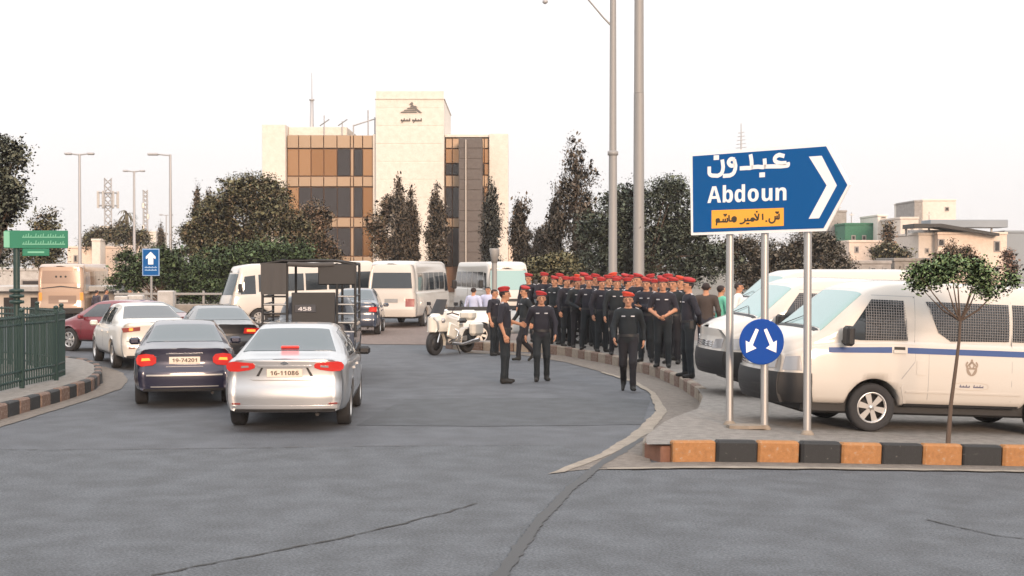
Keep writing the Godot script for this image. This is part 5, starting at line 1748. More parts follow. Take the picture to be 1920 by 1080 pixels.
	pp("grille", t, M.hub, sh, "nose", [[-0.40, 0.82], [0.40, 0.82], [0.40, 0.92], [-0.40, 0.92]], 0.008, 1.0, 10, 2)
	for y in [0.84, 0.875, 0.91]:
		pp("grille_bar", t, M.chrome, sh, "nose", [[-0.41, y - 0.009], [0.41, y - 0.009], [0.41, y + 0.009], [-0.41, y + 0.009]], 0.016, 1.0, 10, 1)
	pp("lower_intake", t, M.crack, sh, "nose", [[-0.45, 0.44], [0.45, 0.44], [0.45, 0.58], [-0.45, 0.58]], 0.024, 1.0, 8, 1)
	pp("rear_window", t, M.glass, sh, "tail", [[-0.66, 1.32], [0.66, 1.32], [0.58, 1.85], [-0.58, 1.85]], 0.008)
	mirror_on(t, M.trim, Vector3(W + 0.13, 1.30, L * 0.5 - 4.03), Vector3(0.2, 0.27, 0.12))
	var st2 := S()
	box(st2, Vector3(0, 0.36, 0.05), Vector3(1.56, 0.26, L * 0.9), 0.03)
	part("underbody", st2, M.trim, t)
	for s in [0.98, ws]:
		for side in [-1, 1]:
			wheel(t, Vector3(side * (W - 0.125), 0.33, L * 0.5 - s), side, 0.33, 0.2, 0.215, 6)
	park(t, x, d, yaw, 1.3, 0.8, PAVE)

# wire mesh over a window: upright and level wires joined into one guard
func mesh_guard(g: Node, sh: Shell, outline: Array, side: float, until: float) -> void:
	var poly := PackedVector2Array()
	for p in outline:
		poly.append(Vector2(p[0], p[1]))
	var st := S()
	var u := 0.0
	while u < 5.0:
		u += 0.036
		if u > until:
			break
		wire(st, sh, poly, Vector2(u, 1.0), Vector2(u, 2.0), side)
	var y := 1.2
	while y < 1.85:
		y += 0.036
		wire(st, sh, poly, Vector2(0, y), Vector2(minf(5.0, until), y), side)
	var o := part("wire_mesh", st, M.grille, g)
	o.set_meta("kind", "stuff")

func wire(st: SurfaceTool, sh: Shell, poly: PackedVector2Array, a: Vector2, b: Vector2, side: float) -> void:
	for seg in Geometry2D.intersect_polyline_with_polygon(PackedVector2Array([a, b]), poly):
		var p := []
		for k in 4:
			var q: Vector2 = seg[0].lerp(seg[1], k / 3.0)
			p.append(sh.side_point(q.x, q.y, side, 0.014))
		tube(st, p, [0.0045], 4, false)

func crest(t: Node, sh: Shell) -> void:
	var side := -1.0
	var c := Vector2(2.18, 0.90)
	var put := func(st: SurfaceTool, pts: Array, w: float) -> void:
		for i in pts.size() - 1:
			var a: Vector2 = pts[i]
			var b: Vector2 = pts[i + 1]
			var n := (b - a).orthogonal().normalized() * w * 0.5
			var q := []
			for p in [a + n, b + n, b - n, a - n]:
				q.append(sh.side_point(c.x - p.x, c.y + p.y, side, 0.004))
			turned(st, q, Vector3(0, 0.7, 0))
	var st := S()
	var ring := []
	for k in 17:
		var a := TAU * k / 16
		ring.append(Vector2(cos(a) * 0.07, sin(a) * 0.085))
	put.call(st, ring, 0.018)
	for s in [-1, 1]:
		put.call(st, [Vector2(0.012 * s, -0.08), Vector2(0.05 * s, -0.02), Vector2(0.085 * s, 0.06), Vector2(0.06 * s, 0.1)], 0.024)
		put.call(st, [Vector2(0.01 * s, 0.0), Vector2(0.035 * s, 0.05), Vector2(0.012 * s, 0.1)], 0.02)
	put.call(st, [Vector2(-0.06, 0.01), Vector2(0.06, 0.01)], 0.025)
	put.call(st, [Vector2(0, 0.085), Vector2(0, 0.135)], 0.03)
	part("crest", st, mat(0.24, 0.19, 0.15, 0.6), t)
	st = S()
	ring = []
	for k in 33:
		var a := TAU * k / 32
		ring.append(Vector2(clampf(cos(a) * 0.24, -0.2, 0.2) + 0.05 * cos(a), sin(a) * 0.052 - 0.235))
	put.call(st, ring, 0.008)
	part("name_oval", st, mat(0.42, 0.37, 0.32, 0.6), t)
	for w in [[-0.17, -0.02], [0.03, 0.18]]:
		st = S()
		put.call(st, [Vector2(w[0], -0.245), Vector2(w[1], -0.245)], 0.016)
		for i in 4:
			put.call(st, [Vector2(lerpf(w[0] + 0.01, w[1] - 0.01, i / 3.0), -0.245), Vector2(lerpf(w[0] + 0.016, w[1] - 0.004, i / 3.0), -0.215 - 0.01 * (i % 2))], 0.012)
		part("lettering", st, mat(0.09, 0.09, 0.14, 0.6), t)

# white coaster-size minibus
func minibus(label: String, x: float, d: float, yaw: float, teal := false) -> void:
	var t := thing("minibus", label, "minibus", Vector3.ZERO, 0.0, "white minibuses in the junction")
	var sh := Shell.new()
	var L := 6.25
	sh.L = L
	sh.low = 0.42
	sh.round_side = 0.01
	var W := 1.02
	sh.top = [[0, 2.42], [0.12, 2.52], [0.4, 2.58], [5.4, 2.58], [5.9, 2.50], [6.15, 2.36], [6.25, 2.2]]
	sh.belt = [[0, 1.36], [6.25, 1.36]]
	sh.w = [[0, W * 0.955], [0.15, W * 0.99], [0.4, W], [5.8, W], [6.1, W * 0.97], [6.25, W * 0.92]]
	sh.wt = [[0, W * 0.80], [0.3, W * 0.83], [6.0, W * 0.83], [6.25, W * 0.76]]
	sh.arches = [[1.5, 0.42, 0.36], [5.2, 0.42, 0.36]]
	sh.tail = [[0.4, 0.0], [0.5, 0.06], [0.78, 0.06], [0.86, 0.0], [1.3, -0.02], [2.3, -0.16], [2.5, -0.25]]
	sh.nose = [[0.4, 0.05], [0.6, 0.12], [0.85, 0.12], [1.25, 0.02], [1.32, -0.03], [2.2, -0.38], [2.5, -0.5]]
	sh.bow_tail = 0.1
	sh.bow_nose = 0.22
	inst("body", shell_mesh(sh, M.cream, 0.12), t)
	pp("windscreen", t, M.glass_pale if teal else M.glass_teal, sh, "nose", [[-0.88, 1.34], [0.88, 1.34], [0.80, 2.18], [-0.80, 2.18]], 0.012, 1.0, 14, 5)
	pp("rear_window", t, M.glass, sh, "tail", [[-0.80, 1.52], [0.80, 1.52], [0.74, 2.12], [-0.74, 2.12]], 0.012, 1.0, 12, 4)
	for side in [-1.0, 1.0]:
		for i in 5:
			var s := 0.35 + i * 0.98
			pp("side_window", t, M.glass, sh, "side", [[s, 1.42], [s + 0.90, 1.42], [s + 0.90, 2.12], [s, 2.12]], 0.006, side, 4, 3)
		pp("side_window", t, M.glass, sh, "side", [[5.30, 1.34], [5.92, 1.34], [5.74, 2.06], [5.30, 2.10]], 0.006, side, 4, 3)
		pp("tail_lamp", t, M.lens_dull, sh, "tail", [[0.56, 0.82], [0.90, 0.82], [0.90, 1.12], [0.56, 1.12]], 0.012, side, 4, 2)
		pp("headlight", t, M.lens_clear, sh, "nose", [[0.52, 0.80], [0.84, 0.82], [0.84, 1.0], [0.52, 0.98]], 0.012, side, 4, 2)
	pp("number_plate", t, M.hub, sh, "tail", [[-0.26, 0.98], [0.26, 0.98], [0.26, 1.12], [-0.26, 1.12]], 0.016, 1.0, 4, 1)
	pp("rear_bumper", t, M.cream, sh, "tail", [[-0.95, 0.44], [0.95, 0.44], [0.95, 0.72], [-0.95, 0.72]], 0.05, 1.0, 12, 2)
	pp("front_bumper", t, M.trim, sh, "nose", [[-0.88, 0.44], [0.88, 0.44], [0.88, 0.66], [-0.88, 0.66]], 0.03, 1.0, 12, 2)
	pp("grille", t, M.trim, sh, "nose", [[-0.42, 0.84], [0.42, 0.84], [0.42, 0.96], [-0.42, 0.96]], 0.01, 1.0, 6, 1)
	mirror_on(t, M.trim, Vector3(W + 0.22, 1.6, -L * 0.5 + 0.25), Vector3(0.2, 0.36, 0.12))
	var st := S()
	box(st, Vector3(0, 0.5, 0.1), Vector3(1.7, 0.3, L * 0.85), 0.03)
	part("underbody", st, M.trim, t)
	for s in [1.5, 5.2]:
		for side in [-1, 1]:
			wheel(t, Vector3(side * (W - 0.14), 0.37, L * 0.5 - s), side, 0.37, 0.22, 0.23, 8, "hub")
	park(t, x, d, yaw, 1.8, 0.85)

func coach() -> void:
	var t := thing("brown_coach", "brown coach seen from behind at the far left", "coach", Vector3.ZERO)
	var sh := Shell.new()
	var L := 8.6
	sh.L = L
	sh.low = 0.45
	var W := 1.18
	sh.round_side = 0.005
	sh.top = [[0, 2.78], [0.15, 2.9], [0.5, 2.95], [8.2, 2.95], [8.6, 2.7]]
	sh.belt = [[0, 1.5], [8.6, 1.5]]
	sh.w = [[0, W * 0.97], [0.2, W], [8.3, W], [8.6, W * 0.94]]
	sh.wt = [[0, W * 0.90], [8.6, W * 0.88]]
	sh.arches = [[2.2, 0.52, 0.46], [6.6, 0.52, 0.46]]
	sh.tail = [[0.45, 0.05], [0.9, 0.06], [1.0, 0.0], [1.7, 0.0], [2.9, -0.12]]
	inst("body", shell_mesh(sh, M.coach, 0.15), t)
	pp("rear_window", t, mat(0.30, 0.20, 0.145, 0.25), sh, "tail", [[-0.95, 1.95], [0.95, 1.95], [0.9, 2.6], [-0.9, 2.6]], 0.012, 1.0, 12, 3)
	pp("window_brow", t, M.trim, sh, "tail", [[-1.0, 1.72], [0, 1.84], [1.0, 1.72], [0.9, 1.70], [0, 1.78], [-0.9, 1.70]], 0.02, 1.0, 14, 1)
	word("rear_lettering", "• • •", t, Transform3D(Basis.IDENTITY, Vector3(0, 0, sh.tail_point(0, 2.25, 0.02).z)), Vector2(-0.28, 2.25), 0.56, 0.1, M.trim, true)
	pp("engine_grille", t, mat(0.25, 0.165, 0.12, 0.6), sh, "tail", [[-0.6, 0.95], [0.75, 0.95], [0.75, 1.35], [-0.6, 1.35]], 0.01)
	pp("number_plate", t, M.plate, sh, "tail", [[-0.1, 1.0], [0.35, 1.0], [0.35, 1.13], [-0.1, 1.13]], 0.02, 1.0, 3, 1)
	pp("bumper", t, M.trim, sh, "tail", [[-1.08, 0.46], [1.08, 0.46], [1.08, 0.72], [-1.08, 0.72]], 0.03, 1.0, 10, 1)
	for side in [-1.0, 1.0]:
		pp("tail_lamp", t, M.lens_amber, sh, "tail", [[0.92, 1.1], [1.08, 1.1], [1.08, 1.5], [0.92, 1.5]], 0.012, side, 3, 2)
		for i in 5:
			var s := 0.5 + i * 1.5
			pp("side_window", t, mat(0.25, 0.27, 0.29, 0.08) if i == 0 else M.glass, sh, "side", [[s, 1.6], [s + 1.35, 1.6], [s + 1.35, 2.55], [s, 2.55]], 0.006, side, 4, 3)
		for s in [2.2, 6.6]:
			wheel(t, Vector3(side * (W - 0.16), 0.47, L * 0.5 - s), side, 0.47, 0.27, 0.28, 8, "hub")
	var st := S()
	box(st, Vector3(0, 0.55, 0.1), Vector3(2.0, 0.34, L * 0.85), 0.03)
	part("underbody", st, M.trim, t)
	park(t, spot(142, 74).x, 74, 8.0, 2.2, 1.0)

func white_pickup() -> void:
	var t := thing("white_pickup", "white pickup behind the motorcycle, mostly hidden by the officers", "pickup", Vector3.ZERO)
	var sh := Shell.new()
	var L := 5.1
	sh.L = L
	sh.low = 0.38
	var W := 0.88
	sh.top = [[0, 1.06], [2.2, 1.06], [2.28, 1.1], [2.42, 1.66], [2.7, 1.74], [3.3, 1.72], [3.9, 1.18], [4.1, 1.10], [4.9, 0.98], [5.1, 0.8]]
	sh.belt = [[0, 1.02], [3.9, 1.02], [4.8, 0.9], [5.1, 0.7]]
	sh.w = [[0, W * 0.95], [0.2, W], [4.4, W], [4.9, W * 0.92], [5.1, W * 0.8]]
	sh.wt = [[0, W * 0.93], [2.2, W * 0.9], [2.45, W * 0.72], [3.3, W * 0.74], [4.0, W * 0.85], [5.1, W * 0.7]]
	sh.arches = [[1.0, 0.40, 0.34], [4.0, 0.40, 0.34]]
	inst("body", shell_mesh(sh, mat(0.74, 0.72, 0.69, 0.4), 0.1), t)
	pp("bed_liner", t, M.trim, sh, "top", [[-0.74, 0.12], [0.74, 0.12], [0.74, 2.1], [-0.74, 2.1]], 0.006, 1.0, 6, 3)
	both("side_window", t, M.glass, sh, "side", [[2.5, 1.12], [3.5, 1.12], [3.2, 1.6], [2.55, 1.62]], 0.006)
	pp("windscreen", t, M.glass_teal, sh, "top", [[-0.64, 3.36], [0.64, 3.36], [0.72, 3.84], [-0.72, 3.84]], 0.006)
	pp("rear_window", t, M.glass, sh, "top", [[-0.62, 2.30], [0.62, 2.30], [0.60, 2.40], [-0.60, 2.40]], 0.006)
	both("tail_lamp", t, M.lens_red, sh, "tail", [[0.70, 0.7], [0.82, 0.7], [0.82, 0.98], [0.70, 0.98]], 0.01)
	for side in [-1, 1]:
		for s in [1.0, 4.0]:
			wheel(t, Vector3(side * (W - 0.12), 0.35, L * 0.5 - s), side, 0.35, 0.22, 0.22, 6)
	var rail := S()
	for side in [-1, 1]:
		box(rail, Vector3(side * 0.83, 1.10, L * 0.5 - 1.1), Vector3(0.06, 0.05, 2.1), 0.01)
	part("bed_rail", rail, M.trim, t)
	park(t, 0.55, 41.6, -86.0, 1.5, 0.75)

func police_truck() -> void:
	var t := thing("police_truck", "dark police pickup with an open canopy frame and rolled grey canvas", "truck", Vector3.ZERO)
	var sh := Shell.new()
	var L := 4.9
	sh.L = L
	sh.low = 0.5
	var W := 0.86
	sh.top = [[0, 1.24], [2.2, 1.24], [2.3, 1.3], [2.42, 1.68], [2.7, 1.74], [3.2, 1.72], [3.6, 1.38], [3.75, 1.32], [4.7, 1.22], [4.9, 1.0]]
	sh.belt = [[0, 1.20], [3.6, 1.20], [4.7, 1.1], [4.9, 0.9]]
	sh.w = [[0, W * 0.97], [0.1, W], [4.5, W], [4.9, W * 0.9]]
	sh.wt = [[0, W * 0.93], [2.2, W * 0.9], [2.45, W * 0.76], [3.3, W * 0.76], [3.7, W * 0.85], [4.9, W * 0.8]]
	sh.arches = [[1.0, 0.45, 0.40], [3.9, 0.45, 0.40]]
	sh.bow_tail = 0.02
	inst("body", shell_mesh(sh, M.police_dark, 0.1), t)
	var zr := L * 0.5
	var slabs := func(called: String, c: Vector3, s: Vector3, m: Material) -> void:
		var st := S()
		box(st, c, s, 0.012)
		part(called, st, m, t)
	# tailgate board with a number, between ladders of pipe
	slabs.call("tailgate", Vector3(0.1, 1.42, zr + 0.05), Vector3(0.86, 0.84, 0.04), M.trim)
	slabs.call("number_board", Vector3(-0.06, 1.52, zr + 0.075), Vector3(0.42, 0.15, 0.012), M.police_dark)
	word("plate_digits", "458", t, Transform3D(Basis.IDENTITY, Vector3(0, 0, zr + 0.082)), Vector2(-0.2, 1.48), 0.26, 0.075, M.badge, true)
	var bar := func(called: String, pts: Array, r: float, m: Material) -> void:
		var st := S()
		tube(st, pts, [r], 7)
		part(called, st, m, t)
	for x in [-0.90, -0.42, 0.56, 0.92]:
		bar.call("frame_post", [Vector3(x, 0.95, zr + 0.03), Vector3(x, 2.42, zr + 0.03)], 0.028, M.trim)
		bar.call("frame_post", [Vector3(x, 1.2, zr - 2.0), Vector3(x, 2.42, zr - 2.0)], 0.028, M.trim)
	for y in [1.06, 1.24, 1.42, 1.6, 1.76]:
		bar.call("ladder_rung", [Vector3(-0.90, y, zr + 0.03), Vector3(-0.42, y, zr + 0.03)], 0.02, M.hub if y == 1.6 or y == 1.24 else M.trim)
		bar.call("ladder_rung", [Vector3(0.56, y, zr + 0.03), Vector3(0.92, y, zr + 0.03)], 0.02, M.hub)
		for x in [-0.9, 0.92]:
			bar.call("side_rail", [Vector3(x, y, zr), Vector3(x, y, zr - 2.0)], 0.018, M.trim)
	for z in [zr + 0.03, zr - 1.0, zr - 2.0]:
		bar.call("roof_hoop", [Vector3(-0.92, 2.40, z), Vector3(-0.5, 2.47, z), Vector3(0.5, 2.47, z), Vector3(0.92, 2.40, z)], 0.028, M.trim)
	for x in [-0.92, 0.92]:
		bar.call("roof_rail", [Vector3(x, 2.40, zr + 0.03), Vector3(x, 2.40, zr - 2.0)], 0.026, M.trim)
	# canvas: a flap hanging at the left, the roof sheet, a rolled edge
	var st := S()
	for i in 8:
		var x0 := lerpf(-0.93, -0.43, i / 8.0)
		var x1 := lerpf(-0.93, -0.43, (i + 1) / 8.0)
		var z0 := zr + 0.07 + 0.02 * sin(i * 1.9)
		var z1 := zr + 0.07 + 0.02 * sin((i + 1) * 1.9)
		st.set_smooth_group(0)
		quad(st, Vector3(x0, 1.80, z0), Vector3(x1, 1.80, z1), Vector3(x1, 2.42, z1), Vector3(x0, 2.42, z0))
		quad(st, Vector3(x0, 1.80, z0 - 0.03), Vector3(x0, 2.42, z0 - 0.03), Vector3(x1, 2.42, z1 - 0.03), Vector3(x1, 1.80, z1 - 0.03))
	part("canvas_flap", st, M.canvas, t)
	st = S()
	for i in 10:
		var z0 := zr + 0.06 - i * 0.21
		var z1 := z0 - 0.21
		var y0 := 2.49 + 0.02 * cos(i * 2.1)
		var y1 := 2.49 + 0.02 * cos((i + 1) * 2.1)
		st.set_smooth_group(0)
		quad(st, Vector3(-0.94, y0 - 0.07, z0), Vector3(-0.94, y1 - 0.07, z1), Vector3(-0.3, y1, z1), Vector3(-0.3, y0, z0))
		quad(st, Vector3(-0.3, y0, z0), Vector3(-0.3, y1, z1), Vector3(0.94, y1 - 0.07, z1), Vector3(0.94, y0 - 0.07, z0))
	part("canvas_roof", st, M.canvas, t)
	bar.call("canvas_roll", [Vector3(-0.4, 2.40, zr + 0.05), Vector3(0.1, 2.38, zr + 0.06), Vector3(0.5, 2.40, zr + 0.05)], 0.05, M.canvas)
	st = S()
	box(st, Vector3(0.56, 2.2, zr + 0.03), Vector3(0.74, 0.42, 0.06), 0.02)
	part("canvas_bundle", st, M.trim, t)
	slabs.call("side_box", Vector3(0.78, 0.88, zr + 0.06), Vector3(0.24, 0.34, 0.1), M.blue_car)
	slabs.call("tail_lamp", Vector3(0.78, 0.98, zr + 0.115), Vector3(0.07, 0.05, 0.02), M.lens_clear)
	slabs.call("tail_lamp", Vector3(-0.72, 1.02, zr + 0.06), Vector3(0.16, 0.1, 0.04), M.lens_red)
	slabs.call("rear_bumper", Vector3(0, 0.6, zr + 0.06), Vector3(1.6, 0.16, 0.12), M.trim)
	both("side_window", t, M.glass, sh, "side", [[2.5, 1.30], [3.2, 1.30], [3.0, 1.6], [2.55, 1.62]], 0.006)
	pp("windscreen", t, M.glass_teal, sh, "top", [[-0.6, 3.24], [0.6, 3.24], [0.68, 3.58], [-0.68, 3.58]], 0.006)
	for side in [-1, 1]:
		for s in [1.0, 3.9]:
			wheel(t, Vector3(side * (W - 0.12), 0.4, zr - s), side, 0.4, 0.25, 0.24, 6, "hub")
	park(t, -4.2, 29.9, 4.0, 1.4, 0.75)

func motorcycle() -> void:
	var t := thing("police_motorcycle", "white police motorcycle with panniers parked before the kerb", "motorcycle", Vector3.ZERO)
	# local axes: forward -z
	for z in [-0.78, 0.74]:
		wheel(t, Vector3(0, 0.32, z), 1.0, 0.32, 0.14, 0.2, 9, "rim")
	var tb := func(called: String, pts: Array, r: Array, m: Material) -> void:
		var st := S()
		tube(st, pts, r, 10)
		part(called, st, m, t)
	for s in [-1, 1]:
		tb.call("fork", [Vector3(0.1 * s, 0.34, -0.78), Vector3(0.1 * s, 0.95, -0.55)], [0.03], M.chrome)
		tb.call("engine_bar", [Vector3(0.15 * s, 0.35, -0.3), Vector3(0.38 * s, 0.45, -0.3), Vector3(0.38 * s, 0.62, -0.2), Vector3(0.15 * s, 0.75, -0.2)], [0.02], M.chrome)
		tb.call("exhaust", [Vector3(0.17 * s, 0.3, -0.25), Vector3(0.22 * s, 0.26, 0.2), Vector3(0.24 * s, 0.34, 0.95)], [0.04, 0.045, 0.055], M.chrome)
		tb.call("handlebar", [Vector3(0.05 * s, 1.05, -0.5), Vector3(0.3 * s, 1.12, -0.4), Vector3(0.42 * s, 1.06, -0.25)], [0.018, 0.018, 0.022], M.trim)
		tb.call("mirror_stalk", [Vector3(0.3 * s, 1.12, -0.4), Vector3(0.42 * s, 1.32, -0.42)], [0.01], M.trim)
		var st := S()
		box(st, Vector3(0.44 * s, 1.36, -0.42), Vector3(0.14, 0.09, 0.03), 0.012)
		part("mirror", st, M.trim, t)
		st = S()
		box(st, Vector3(0.33 * s, 0.66, 0.72), Vector3(0.22, 0.38, 0.52), 0.07)
		part("pannier", st, M.moto_white, t)
		st = S()
		lathe(st, [Vector2(0, 0.03), Vector2(0.06, 0.02), Vector2(0.075, -0.05), Vector2(0, -0.08)], 12, Transform3D(Basis(Vector3.RIGHT, -PI / 2), Vector3(0.2 * s, 0.92, -0.72)))
		part("police_lamp", st, M.lens_clear, t)
		st = S()
		box(st, Vector3(0.23 * s, 0.62, -0.25), Vector3(0.08, 0.4, 0.5), 0.035, Basis(Vector3.RIGHT, 0.3))
		part("side_fairing", st, M.moto_white, t)
	var sh := Shell.new()
	sh.L = 1.05
	sh.low = 0.62
	sh.top = [[0, 0.98], [0.3, 1.06], [0.75, 1.18], [1.05, 1.0]]
	sh.belt = [[0, 0.86], [1.05, 0.88]]
	sh.w = [[0, 0.14], [0.4, 0.2], [0.8, 0.26], [1.05, 0.16]]
	sh.wt = [[0, 0.1], [0.4, 0.14], [0.8, 0.2], [1.05, 0.1]]
	var tank := inst("tank_fairing", shell_mesh(sh, M.moto_white, 0.08), t)
	tank.position = Vector3(0, 0, -0.35)
	var st := S()
	lathe(st, [Vector2(0, 0.02), Vector2(0.09, 0.015), Vector2(0.105, -0.05), Vector2(0, -0.1)], 14, Transform3D(Basis(Vector3.RIGHT, -PI / 2), Vector3(0, 0.92, -0.86)))
	part("headlight", st, M.lens_clear, t)
	st = S()
	for i in 6:
		var a := lerpf(-0.8, 0.8, i / 6.0)
		var b := lerpf(-0.8, 0.8, (i + 1) / 6.0)
		st.set_smooth_group(0)
		for off in [0.0, 0.012]:
			quad(st, Vector3(sin(a) * 0.3, 1.08, -0.5 - cos(a) * 0.28 + off), Vector3(sin(b) * 0.3, 1.08, -0.5 - cos(b) * 0.28 + off), Vector3(sin(b) * 0.24, 1.48, -0.28 - cos(b) * 0.24 + off), Vector3(sin(a) * 0.24, 1.48, -0.28 - cos(a) * 0.24 + off))
	part("windshield", st, M.trim, t)
	st = S()
	box(st, Vector3(0, 0.88, 0.3), Vector3(0.3, 0.13, 0.62), 0.06)
	part("seat", st, M.leather, t)
	st = S()
	box(st, Vector3(0, 1.02, 0.82), Vector3(0.42, 0.28, 0.36), 0.08)
	part("top_box", st, M.moto_white, t)
	st = S()
	box(st, Vector3(0, 0.46, -0.05), Vector3(0.34, 0.4, 0.5), 0.06)
	box(st, Vector3(0, 0.4, 0.4), Vector3(0.16, 0.2, 0.6), 0.05)
	part("engine", st, M.hub, t)
	st = S()
	for i in 8:
		var a := lerpf(-0.2, 2.2, i / 8.0)
		var b := lerpf(-0.2, 2.2, (i + 1) / 8.0)
		for z in [-0.78, 0.74]:
			quad(st, Vector3(-0.1, 0.32 + sin(a) * 0.38, z + cos(a) * 0.38 * signf(z) * -1.0), Vector3(0.1, 0.32 + sin(a) * 0.38, z + cos(a) * 0.38 * signf(z) * -1.0), Vector3(0.1, 0.32 + sin(b) * 0.38, z + cos(b) * 0.38 * signf(z) * -1.0), Vector3(-0.1, 0.32 + sin(b) * 0.38, z + cos(b) * 0.38 * signf(z) * -1.0))
	part("mudguard", st, M.moto_white, t)
	tb.call("side_stand", [Vector3(-0.12, 0.35, 0.0), Vector3(-0.26, 0.0, 0.05)], [0.015], M.trim)
	tb.call("radio_aerial", [Vector3(0.15, 1.1, 0.95), Vector3(0.17, 1.75, 1.05)], [0.006, 0.003], M.trim)
	park(t, spot(846, 37.4).x, 37.4, 148.0, 0.75, 0.05)

# ---------- people ----------
# tapered bones joined with a smooth minimum, meshed as surface nets
var bA := PackedVector3Array()
var bD := PackedVector3Array()
var bL := PackedFloat32Array()
var bR := PackedFloat32Array()
var bS := PackedFloat32Array()
var bZ := PackedFloat32Array()
var bId := PackedInt32Array()
var blend := 0.035

func bones_clear() -> void:
	bA.clear(); bD.clear(); bL.clear(); bR.clear(); bS.clear(); bZ.clear(); bId.clear()

func bone(a: Vector3, b: Vector3, ra: float, rb: float, id: int, flat := 1.0) -> void:
	bA.append(a)
	bD.append(b - a)
	bL.append(maxf((b - a).length_squared(), 1e-8))
	bR.append(ra)
	bS.append(rb - ra)
	bZ.append(flat)
	bId.append(id)

func field(p: Vector3) -> float:
	var m := 9.0
	for i in bA.size():
		var q := p - bA[i]
		var h := clampf(q.dot(bD[i]) / bL[i], 0.0, 1.0)
		q -= bD[i] * h
		q.z *= bZ[i]
		var d := q.length() - bR[i] - bS[i] * h
		var e := blend - absf(d - m)
		m = minf(d, m)
		if e > 0.0:
			m -= e * e / blend * 0.25
	return m

func nearest_bone(p: Vector3) -> int:
	var m := 9.0
	var id := 0
	for i in bA.size():
		var q := p - bA[i]
		var h := clampf(q.dot(bD[i]) / bL[i], 0.0, 1.0)
		q -= bD[i] * h
		q.z *= bZ[i]
		var d := q.length() - bR[i] - bS[i] * h
		if d < m:
			m = d
			id = bId[i]
	return id

# returns [vertices, triangles, bone ids]
func net(lo: Vector3, hi: Vector3, cell: float) -> Array:
	var nx := int(ceil((hi.x - lo.x) / cell / 4.0)) * 4
	var ny := int(ceil((hi.y - lo.y) / cell / 4.0)) * 4
	var nz := int(ceil((hi.z - lo.z) / cell / 4.0)) * 4
	var f := PackedFloat32Array()
	f.resize(nx * ny * nz)
	f.fill(1.0)
	var blocks := []
	var reach := cell * 4.2
	for bz in range(0, nz, 4):
		for by in range(0, ny, 4):
			for bx in range(0, nx, 4):
				var c := field(lo + Vector3(bx + 2, by + 2, bz + 2) * cell)
				if absf(c) < reach:
					blocks.append(Vector3i(bx, by, bz))
					for z in range(bz, bz + 4):
						for y in range(by, by + 4):
							for x in range(bx, bx + 4):
								f[x + nx * (y + ny * z)] = field(lo + Vector3(x, y, z) * cell)
				elif c < 0.0:
					for z in range(bz, bz + 4):
						for y in range(by, by + 4):
							for x in range(bx, bx + 4):
								f[x + nx * (y + ny * z)] = -1.0
	var at := {}
	var v := PackedVector3Array()
	var ids := PackedInt32Array()
	var cx := [0, 1, nx, nx + 1, nx * ny, nx * ny + 1, nx * ny + nx, nx * ny + nx + 1]
	var off := [Vector3(0, 0, 0), Vector3(1, 0, 0), Vector3(0, 1, 0), Vector3(1, 1, 0), Vector3(0, 0, 1), Vector3(1, 0, 1), Vector3(0, 1, 1), Vector3(1, 1, 1)]
	var edges := [[0, 1], [2, 3], [4, 5], [6, 7], [0, 2], [1, 3], [4, 6], [5, 7], [0, 4], [1, 5], [2, 6], [3, 7]]
	for b in blocks:
		for z in range(b.z, mini(b.z + 4, nz - 1)):
			for y in range(b.y, mini(b.y + 4, ny - 1)):
				for x in range(b.x, mini(b.x + 4, nx - 1)):
					var i0: int = x + nx * (y + ny * z)
					var inside := 0
					for k in 8:
						if f[i0 + cx[k]] < 0.0:
							inside += 1
					if inside == 0 or inside == 8:
						continue
					var s := Vector3.ZERO
					var n := 0
					for e in edges:
						var a: float = f[i0 + cx[e[0]]]
						var c: float = f[i0 + cx[e[1]]]
						if (a < 0.0) != (c < 0.0):
							s += off[e[0]].lerp(off[e[1]], a / (a - c))
							n += 1
					var p := lo + (Vector3(x, y, z) + s / n) * cell
					at[i0] = v.size()
					v.append(p)
					ids.append(nearest_bone(p))
	var tr := PackedInt32Array()
	var st := [1, nx, nx * ny]
	for i0 in at:
		for ax in 3:
			var a: float = f[i0]
			var c: float = f[i0 + st[ax]]
			if (a < 0.0) == (c < 0.0):
				continue
			var u: int = st[(ax + 1) % 3]
			var w: int = st[(ax + 2) % 3]
			if not (at.has(i0 - u) and at.has(i0 - w) and at.has(i0 - u - w)):
				continue
			var q := [at[i0], at[i0 - u], at[i0 - u - w], at[i0 - w]]
			if a > 0.0:
				q.reverse()
			tr.append_array([q[0], q[2], q[1], q[0], q[3], q[2]])
	return [v, tr, ids]

func append_net(into: Array, n: Array, t := Transform3D.IDENTITY) -> void:
	var base: int = into[0].size()
	for p in n[0]:
		into[0].append(t * p)
	for i in n[1]:
		into[1].append(i + base)
	into[2].append_array(n[2])

